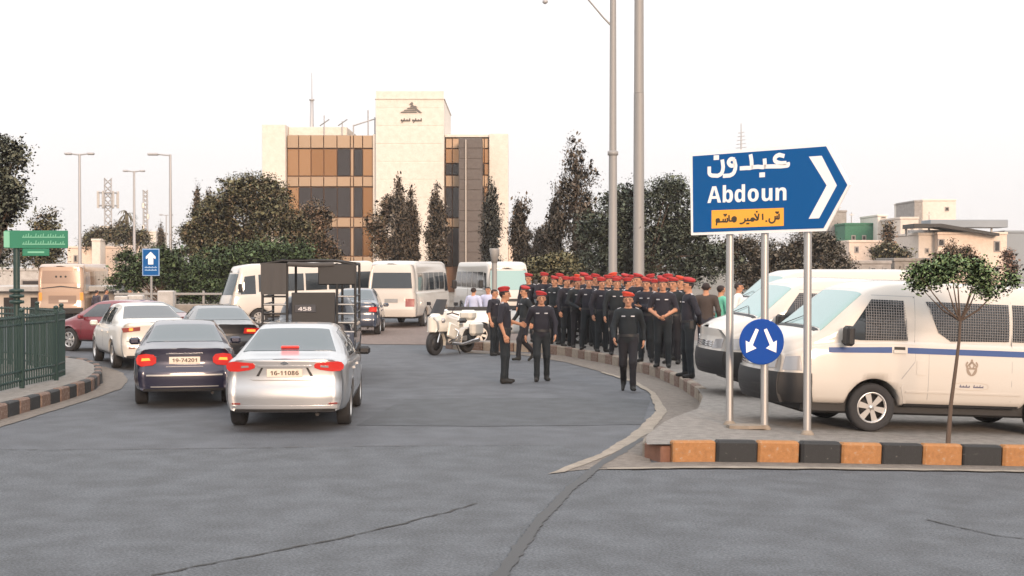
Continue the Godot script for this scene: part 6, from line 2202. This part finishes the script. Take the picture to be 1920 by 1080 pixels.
const POSES := {
	"stand": {"el": Vector3(0.27, 1.17, -0.03), "wl": Vector3(0.30, 0.92, 0.05), "er": Vector3(-0.27, 1.17, -0.03), "wr": Vector3(-0.29, 0.92, 0.06)},
	"walk": {"el": Vector3(0.27, 1.18, -0.12), "wl": Vector3(0.28, 0.94, -0.08), "er": Vector3(-0.27, 1.17, 0.05), "wr": Vector3(-0.25, 0.98, 0.2), "kl": Vector3(0.09, 0.53, 0.17), "al": Vector3(0.09, 0.11, 0.2), "kr": Vector3(-0.09, 0.5, 0.03), "ar": Vector3(-0.09, 0.17, -0.24)},
	"stroll": {"el": Vector3(0.28, 1.18, 0.02), "wl": Vector3(0.27, 0.95, 0.13), "er": Vector3(-0.28, 1.18, -0.1), "wr": Vector3(-0.31, 0.94, -0.09), "kl": Vector3(0.11, 0.51, -0.01), "al": Vector3(0.12, 0.09, -0.12), "kr": Vector3(-0.1, 0.53, 0.13), "ar": Vector3(-0.1, 0.09, 0.11)},
	"clasped": {"el": Vector3(0.28, 1.18, 0.0), "wl": Vector3(0.07, 1.05, 0.21), "er": Vector3(-0.28, 1.18, 0.0), "wr": Vector3(-0.06, 1.03, 0.22)},
	"phone": {"el": Vector3(0.27, 1.17, 0.02), "wl": Vector3(0.19, 1.11, 0.26), "er": Vector3(-0.27, 1.17, -0.05), "wr": Vector3(-0.27, 0.92, 0.04)},
	"hip": {"el": Vector3(0.40, 1.20, -0.1), "wl": Vector3(0.21, 1.05, 0.03), "er": Vector3(-0.27, 1.17, -0.02), "wr": Vector3(-0.3, 0.92, 0.07), "kl": Vector3(0.13, 0.52, 0.02), "al": Vector3(0.16, 0.09, 0.0)},
	"folded": {"el": Vector3(0.27, 1.19, 0.07), "wl": Vector3(-0.04, 1.2, 0.2), "er": Vector3(-0.27, 1.19, 0.07), "wr": Vector3(0.05, 1.16, 0.19)},
	"behind": {"el": Vector3(0.28, 1.17, -0.1), "wl": Vector3(0.06, 1.0, -0.2), "er": Vector3(-0.28, 1.17, -0.1), "wr": Vector3(-0.05, 0.98, -0.2), "kl": Vector3(0.13, 0.52, 0.02), "al": Vector3(0.17, 0.09, 0.0), "kr": Vector3(-0.13, 0.52, 0.02), "ar": Vector3(-0.17, 0.09, 0.0)},
}
var head_net := []
var hand_net := []
var pose_nets := {}
var outfit_meshes := {}

func make_head_and_hand() -> void:
	bones_clear()
	blend = 0.03
	bone(Vector3(0, 1.69, -0.02), Vector3(0, 1.685, 0.015), 0.084, 0.084, 2)
	bone(Vector3(0, 1.645, 0.03), Vector3(0, 1.592, 0.048), 0.062, 0.044, 2)
	bone(Vector3(0, 1.665, 0.103), Vector3(0, 1.632, 0.117), 0.008, 0.015, 2)
	bone(Vector3(-0.035, 1.69, 0.083), Vector3(0.035, 1.69, 0.083), 0.012, 0.012, 2)
	for s in [-1, 1]:
		bone(Vector3(0.085 * s, 1.665, -0.012), Vector3(0.086 * s, 1.635, -0.004), 0.016, 0.01, 2)
	bone(Vector3(0, 1.46, -0.02), Vector3(0, 1.6, -0.005), 0.06, 0.055, 2)
	head_net = net(Vector3(-0.14, 1.44, -0.16), Vector3(0.14, 1.82, 0.18), 0.0105)
	for i in head_net[0].size():
		var p: Vector3 = head_net[0][i]
		if p.y > 1.715 or (p.z < -0.03 and p.y > 1.61) or (absf(p.x) > 0.07 and p.y > 1.66 and p.z < 0.02):
			head_net[2][i] = 4
		elif p.z > 0.07 and p.y > 1.682 and p.y < 1.697 and absf(p.x) > 0.012:
			head_net[2][i] = 4
		elif p.z > 0.07 and p.y > 1.655 and p.y < 1.675 and absf(absf(p.x) - 0.034) < 0.009:
			head_net[2][i] = 4
		elif p.z > 0.07 and absf(p.y - 1.603) < 0.007 and absf(p.x) < 0.026:
			head_net[2][i] = 5
	# hand: wrist at the origin, fingers down, thumb forward
	bones_clear()
	blend = 0.012
	bone(Vector3(0, 0.02, 0), Vector3(0, -0.03, 0.0), 0.027, 0.026, 2)
	for z in [-0.026, 0.0, 0.024]:
		bone(Vector3(0, -0.02, z * 0.7), Vector3(0, -0.085, z), 0.017, 0.0145, 2)
	var n := 0
	for q in [[-0.033, 0.058], [-0.011, 0.072], [0.011, 0.078], [0.032, 0.07]]:
		var a := Vector3(0, -0.085, q[0])
		var b := a + Vector3(-0.012, -q[1] * 0.55, q[0] * 0.08)
		var c := b + Vector3(-0.024, -q[1] * 0.42, 0)
		bone(a, b, 0.0098, 0.009, 2)
		bone(b, c, 0.009, 0.0078, 2)
		n += 1
	bone(Vector3(0, -0.025, 0.025), Vector3(-0.012, -0.065, 0.052), 0.014, 0.011, 2)
	bone(Vector3(-0.012, -0.065, 0.052), Vector3(-0.022, -0.1, 0.055), 0.011, 0.009, 2)
	hand_net = net(Vector3(-0.08, -0.2, -0.07), Vector3(0.06, 0.06, 0.09), 0.0055)

func pose_net(pose: String, short_sleeve: bool) -> Array:
	var key := pose + ("_short" if short_sleeve else "")
	if pose_nets.has(key):
		return pose_nets[key]
	if head_net.is_empty():
		make_head_and_hand()
	var q: Dictionary = POSES[pose]
	bones_clear()
	blend = 0.04
	# trunk
	bone(Vector3(-0.13, 1.43, -0.01), Vector3(0.13, 1.43, -0.01), 0.085, 0.085, 0, 1.1)
	bone(Vector3(0, 1.36, 0.0), Vector3(0, 1.16, 0.01), 0.165, 0.15, 0, 1.4)
	bone(Vector3(0, 1.16, 0.01), Vector3(0, 1.0, 0.0), 0.15, 0.16, 0, 1.35)
	bone(Vector3(-0.06, 0.95, -0.01), Vector3(0.06, 0.95, -0.01), 0.125, 0.125, 1, 1.15)
	bone(Vector3(0, 1.47, -0.015), Vector3(0, 1.54, -0.01), 0.062, 0.058, 2)
	for s in [1, -1]:
		var side := "l" if s > 0 else "r"
		var e: Vector3 = q["e" + side]
		var w: Vector3 = q["w" + side]
		var k: Vector3 = q.get("k" + side, Vector3(0.1 * s, 0.52, 0.015))
		var a: Vector3 = q.get("a" + side, Vector3(0.115 * s, 0.09, 0))
		var sh := Vector3(0.195 * s, 1.435, -0.01)
		bone(sh, e, 0.068, 0.053, 0)
		if short_sleeve:
			bone(e, w, 0.043, 0.03, 2)
		else:
			bone(e, w, 0.051, 0.041, 0)
			bone(w.lerp(e, 0.04), w, 0.028, 0.026, 2)
		bone(Vector3(0.09 * s, 0.93, 0), k, 0.098, 0.073, 1)
		bone(k, a + Vector3(0, 0.05, 0), 0.07, 0.056, 1)
		var back := a.z < -0.2
		var dirn := Vector3(0.035 * s, -0.03, 0.15) if not back else Vector3(0.01 * s, -0.13, 0.1)
		bone(a + Vector3(0, 0.06, -0.005), a + Vector3(0, -0.035, -0.02), 0.05, 0.045, 3)
		bone(a + Vector3(0, -0.04, -0.02), a + dirn + Vector3(0, -0.02, 0), 0.045, 0.034, 3)
	var all := [PackedVector3Array(), PackedInt32Array(), PackedInt32Array()]
	append_net(all, net(Vector3(-0.56, -0.06, -0.5), Vector3(0.56, 1.62, 0.5), 0.021))
	append_net(all, head_net)
	for s in [1, -1]:
		var side := "l" if s > 0 else "r"
		var e: Vector3 = q["e" + side]
		var w: Vector3 = q["w" + side]
		var y := (e - w).normalized()
		var z := Vector3(0, 0.25, 1).normalized()
		if absf(y.dot(z)) > 0.75:
			z = Vector3(0, 1, 0.1)
		var x := y.cross(z).normalized()
		z = x.cross(y)
		append_net(all, hand_net, Transform3D(Basis(x * float(s), y, z), w))
	# rest on the soles
	var low := 9.0
	for p in all[0]:
		low = minf(low, p.y)
	for i in all[0].size():
		all[0][i].y -= low
	var nn := PackedVector3Array()
	nn.resize(all[0].size())
	var tr: PackedInt32Array = all[1]
	var vv: PackedVector3Array = all[0]
	for i in range(0, tr.size(), 3):
		var m := (vv[tr[i + 2]] - vv[tr[i]]).cross(vv[tr[i + 1]] - vv[tr[i]])
		for k in 3:
			nn[tr[i + k]] += m
	for i in nn.size():
		nn[i] = nn[i].normalized()
	pose_nets[key] = [vv, tr, all[2], nn, low]
	return pose_nets[key]

func dressed(pose: String, outfit: String, short_sleeve: bool) -> Mesh:
	var key := "%s_%s_%s" % [pose, outfit, short_sleeve]
	if not outfit_meshes.has(key):
		var n := pose_net(pose, short_sleeve)
		var navy := Color(0.0085, 0.0105, 0.0175)
		var pal := {
			"officer": [navy, Color(0.0075, 0.009, 0.014)],
			"officer_dark": [Color(0.0075, 0.0095, 0.0145), Color(0.0062, 0.0078, 0.011)],
			"traffic": [Color(0.40, 0.43, 0.58), Color(0.02, 0.021, 0.028)],
			"brown": [Color(0.045, 0.032, 0.028), Color(0.02, 0.021, 0.032)],
			"green": [Color(0.12, 0.42, 0.31), Color(0.04, 0.10, 0.085)],
			"white": [Color(0.62, 0.62, 0.63), Color(0.05, 0.05, 0.06)],
			"dark": [Color(0.045, 0.04, 0.055), Color(0.03, 0.03, 0.04)],
		}[outfit] as Array
		var tones := [pal[0], pal[1], Color(0.40, 0.20, 0.125), Color(0.012, 0.012, 0.013), Color(0.02, 0.015, 0.012), Color(0.25, 0.10, 0.08)]
		var c := PackedColorArray()
		for id in n[2]:
			c.append(tones[id])
		var a := []
		a.resize(Mesh.ARRAY_MAX)
		a[Mesh.ARRAY_VERTEX] = n[0]
		a[Mesh.ARRAY_NORMAL] = n[3]
		a[Mesh.ARRAY_COLOR] = c
		a[Mesh.ARRAY_INDEX] = n[1]
		var me := ArrayMesh.new()
		me.add_surface_from_arrays(Mesh.PRIMITIVE_TRIANGLES, a)
		me.surface_set_material(0, M.body)
		outfit_meshes[key] = me
	return outfit_meshes[key]

var kit := {}
func kit_mesh(called: String) -> Mesh:
	if not kit.has(called):
		var st := S()
		match called:
			"beret", "beret_orange":
				var t := Transform3D(Basis(Vector3.FORWARD, 0.22) * Basis(Vector3.RIGHT, -0.12), Vector3(-0.012, 1.728, -0.008))
				lathe(st, [Vector2(0.0885, -0.012), Vector2(0.096, 0.0), Vector2(0.094, 0.02), Vector2(0.116, 0.042), Vector2(0.122, 0.058), Vector2(0.105, 0.076), Vector2(0.06, 0.088), Vector2(0, 0.09)], 20, t)
			"band":
				var t := Transform3D(Basis(Vector3.RIGHT, -0.06), Vector3(0, 1.718, -0.006))
				lathe(st, [Vector2(0.092, -0.012), Vector2(0.098, -0.01), Vector2(0.098, 0.012), Vector2(0.09, 0.014)], 18, t)
			"belt":
				var p := []
				for k in 25:
					var a := TAU * k / 24
					p.append([cos(a), sin(a)])
				for k in 24:
					var q := []
					for c in [[k, 1.0], [k + 1, 1.0], [k + 1, 1.05], [k, 1.05]]:
						q.append(Vector3(p[c[0]][0] * 0.175, c[1], p[c[0]][1] * 0.135))
					quad(st, q[0], q[1], q[2], q[3])
				box(st, Vector3(0, 1.025, 0.137), Vector3(0.05, 0.045, 0.012), 0.003)
				box(st, Vector3(0.175, 0.97, 0.0), Vector3(0.05, 0.17, 0.09), 0.015)
				box(st, Vector3(-0.172, 0.99, 0.03), Vector3(0.045, 0.1, 0.06), 0.012)
			"badges":
				for s in [-1, 1]:
					box(st, Vector3(0.085 * s, 1.375, 0.122), Vector3(0.07, 0.022, 0.014), 0.003, Basis(Vector3.UP, 0.2 * s))
					box(st, Vector3(0.165 * s, 1.518, -0.012), Vector3(0.07, 0.012, 0.04), 0.003, Basis(Vector3.BACK, -0.35 * s))
		kit[called] = done(st, {"beret": M.beret, "beret_orange": M.beret_orange, "band": M.leather, "belt": M.leather, "badges": M.badge}[called])
	return kit[called]

func person(label: String, px: float, d: float, tall: float, pose: String, turn: float, outfit := "officer", hat := "beret", pave := true, short_sleeve := false, group := "") -> void:
	var x := spot(px, d).x
	var t := thing("person", label, "person", on_road(x, d, PAVE if pave else 0.0), deg_to_rad(turn), group)
	inst("body", dressed(pose, outfit, short_sleeve), t)
	var drop: float = -pose_net(pose, short_sleeve)[4]
	var extra := []
	if hat != "":
		extra.append(hat)
		extra.append("band")
	if outfit.begins_with("officer"):
		extra.append("badges")
	if outfit != "brown" and outfit != "green" and outfit != "white" and outfit != "dark":
		extra.append("belt")
	for e in extra:
		var o := inst({"beret_orange": "beret", "band": "beret_band"}.get(e, e), kit_mesh(e), t)
		o.position.y = drop
	t.scale = Vector3.ONE * tall / (1.80 + drop)

func make_people() -> void:
	var gr := "officers standing along the kerb"
	# on the road
	person("officer in profile at the left of the crowd, bare forearm bent, standing on the road", 946, 27.9, 1.93, "phone", 82, "officer", "beret", false, true)
	person("officer walking towards the camera on the road, left of the crowd", 1015, 28.4, 1.83, "stroll", 4, "officer", "beret", false)
	person("officer striding in profile behind the two leftmost officers", 984, 34.4, 1.86, "walk", -70, "officer_dark", "beret", false)
	person("officer in orange-red beret walking alone in front of the kerb", 1178, 26.1, 1.86, "walk", -6, "officer_dark", "beret_orange", false)
	person("bareheaded man in navy with sleeves rolled behind the leftmost officer", 927, 36.6, 1.78, "stand", 60, "officer", "", false, true)
	# front row on the kerb, from right to left
	person("officer in profile facing left at the right end of the kerb row", 1291, 27.0, 1.94, "behind", -80, "officer")
	person("officer with hands clasped in front, second from the right on the kerb", 1243, 29.5, 1.9, "clasped", -12, "officer", "beret", true, true)
	person("officer behind the clasped-hands officer's left shoulder", 1262, 30.6, 1.9, "stand", -30, "officer_dark", "beret", true)
	person("officer with folded arms just right of the lone walking officer", 1212, 31.0, 1.88, "folded", -20, "officer")
	person("officer with one hand on the hip directly behind the lone walking officer", 1156, 33.3, 1.86, "hip", 10, "officer_dark")
	person("officer holding a pale object, left of the hand-on-hip officer", 1128, 34.5, 1.84, "phone", 25, "officer")
	person("officer in the middle of the left half of the kerb row, arms behind", 1104, 35.4, 1.86, "behind", 0, "officer")
	person("officer with clasped hands in the left half of the kerb row", 1083, 36.2, 1.83, "clasped", 20, "officer_dark")
	person("officer at the left end of the kerb row beside the silver pole gap", 1062, 37.0, 1.85, "stand", 40, "officer")
	person("officer standing between the walking officer on the left and the kerb row", 1040, 38.0, 1.86, "hip", -40, "officer_dark")
	person("tall officer in a large red beret directly behind the left walking officer", 1021, 38.9, 1.95, "folded", 15, "officer")
	person("officer in red beret left of the tall large-bereted officer", 991, 39.3, 1.93, "stand", -25, "officer")
	# second row, only heads and shoulders show
	var gb := "back row of the crowd of officers"
	var k := 0
	var rows := [[1276, 31.6], [1228, 32.6], [1196, 33.8], [1177, 35.2], [1141, 36.3], [1117, 37.1], [1094, 38.0], [1072, 38.7], [1050, 39.4], [1253, 32.4], [1206, 34.9], [1186, 36.4], [1160, 37.2], [1130, 38.0], [1108, 38.9], [1084, 39.6], [1220, 36.0], [1240, 34.6], [1150, 38.6], [1172, 38.0], [1264, 33.6]]
	var ordinal := ["rightmost", "second", "third", "fourth", "fifth", "sixth", "seventh", "eighth", "ninth", "tenth", "eleventh", "twelfth", "thirteenth", "fourteenth", "fifteenth", "sixteenth", "seventeenth", "eighteenth", "nineteenth", "twentieth", "leftmost"]
	rows.sort_custom(func(a, b): return a[0] > b[0])
	for q in rows:
		var which: String = ordinal[k] + (" one" if k in [0, 20] else " from the right") + " of the half hidden officers in the crowd's back rows"
		person(which, q[0], q[1], [1.92, 1.86, 1.95, 1.89, 1.83][k % 5], ["stand", "folded", "hip", "behind", "clasped"][(k * 3) % 5], [-40, 15, 60, -75, 0, 110, 30][k % 7], "officer" if k % 2 else "officer_dark", "beret" if k % 6 else "beret_orange", true, false, gb)
		k += 1
	# civilians between the vans and the crowd
	person("man in a dark brown shirt seen from behind, right of the crowd", 1324, 30.4, 1.84, "stand", 165, "brown", "", true)
	person("person in a sea-green shirt behind the sign's left post", 1352, 31.6, 1.76, "hip", 120, "green", "", true, true)
	person("man in a white shirt seen between the sign's two left posts", 1385, 32.6, 1.8, "phone", 70, "white", "", true, true)
	# traffic officers in pale blue behind the white pickup
	person("man in a pale blue shirt and dark trousers behind the motorcycle", 888, 43.6, 1.72, "stand", 160, "traffic", "", false, true)
	person("man in a pale blue shirt just left of the leftmost officer", 915, 43.9, 1.74, "hip", -20, "traffic", "", false, true)
	# far left, by the coach
	person("distant person in dark clothes beside the brown coach, left one", 181, 66, 1.7, "stand", 150, "dark", "", false)
	person("distant person in dark clothes beside the brown coach, right one", 199, 67, 1.72, "stroll", 90, "dark", "", false)
	person("distant person in black by the white blocks right of the coach", 243, 64, 1.75, "stand", 0, "officer_dark", "", false)
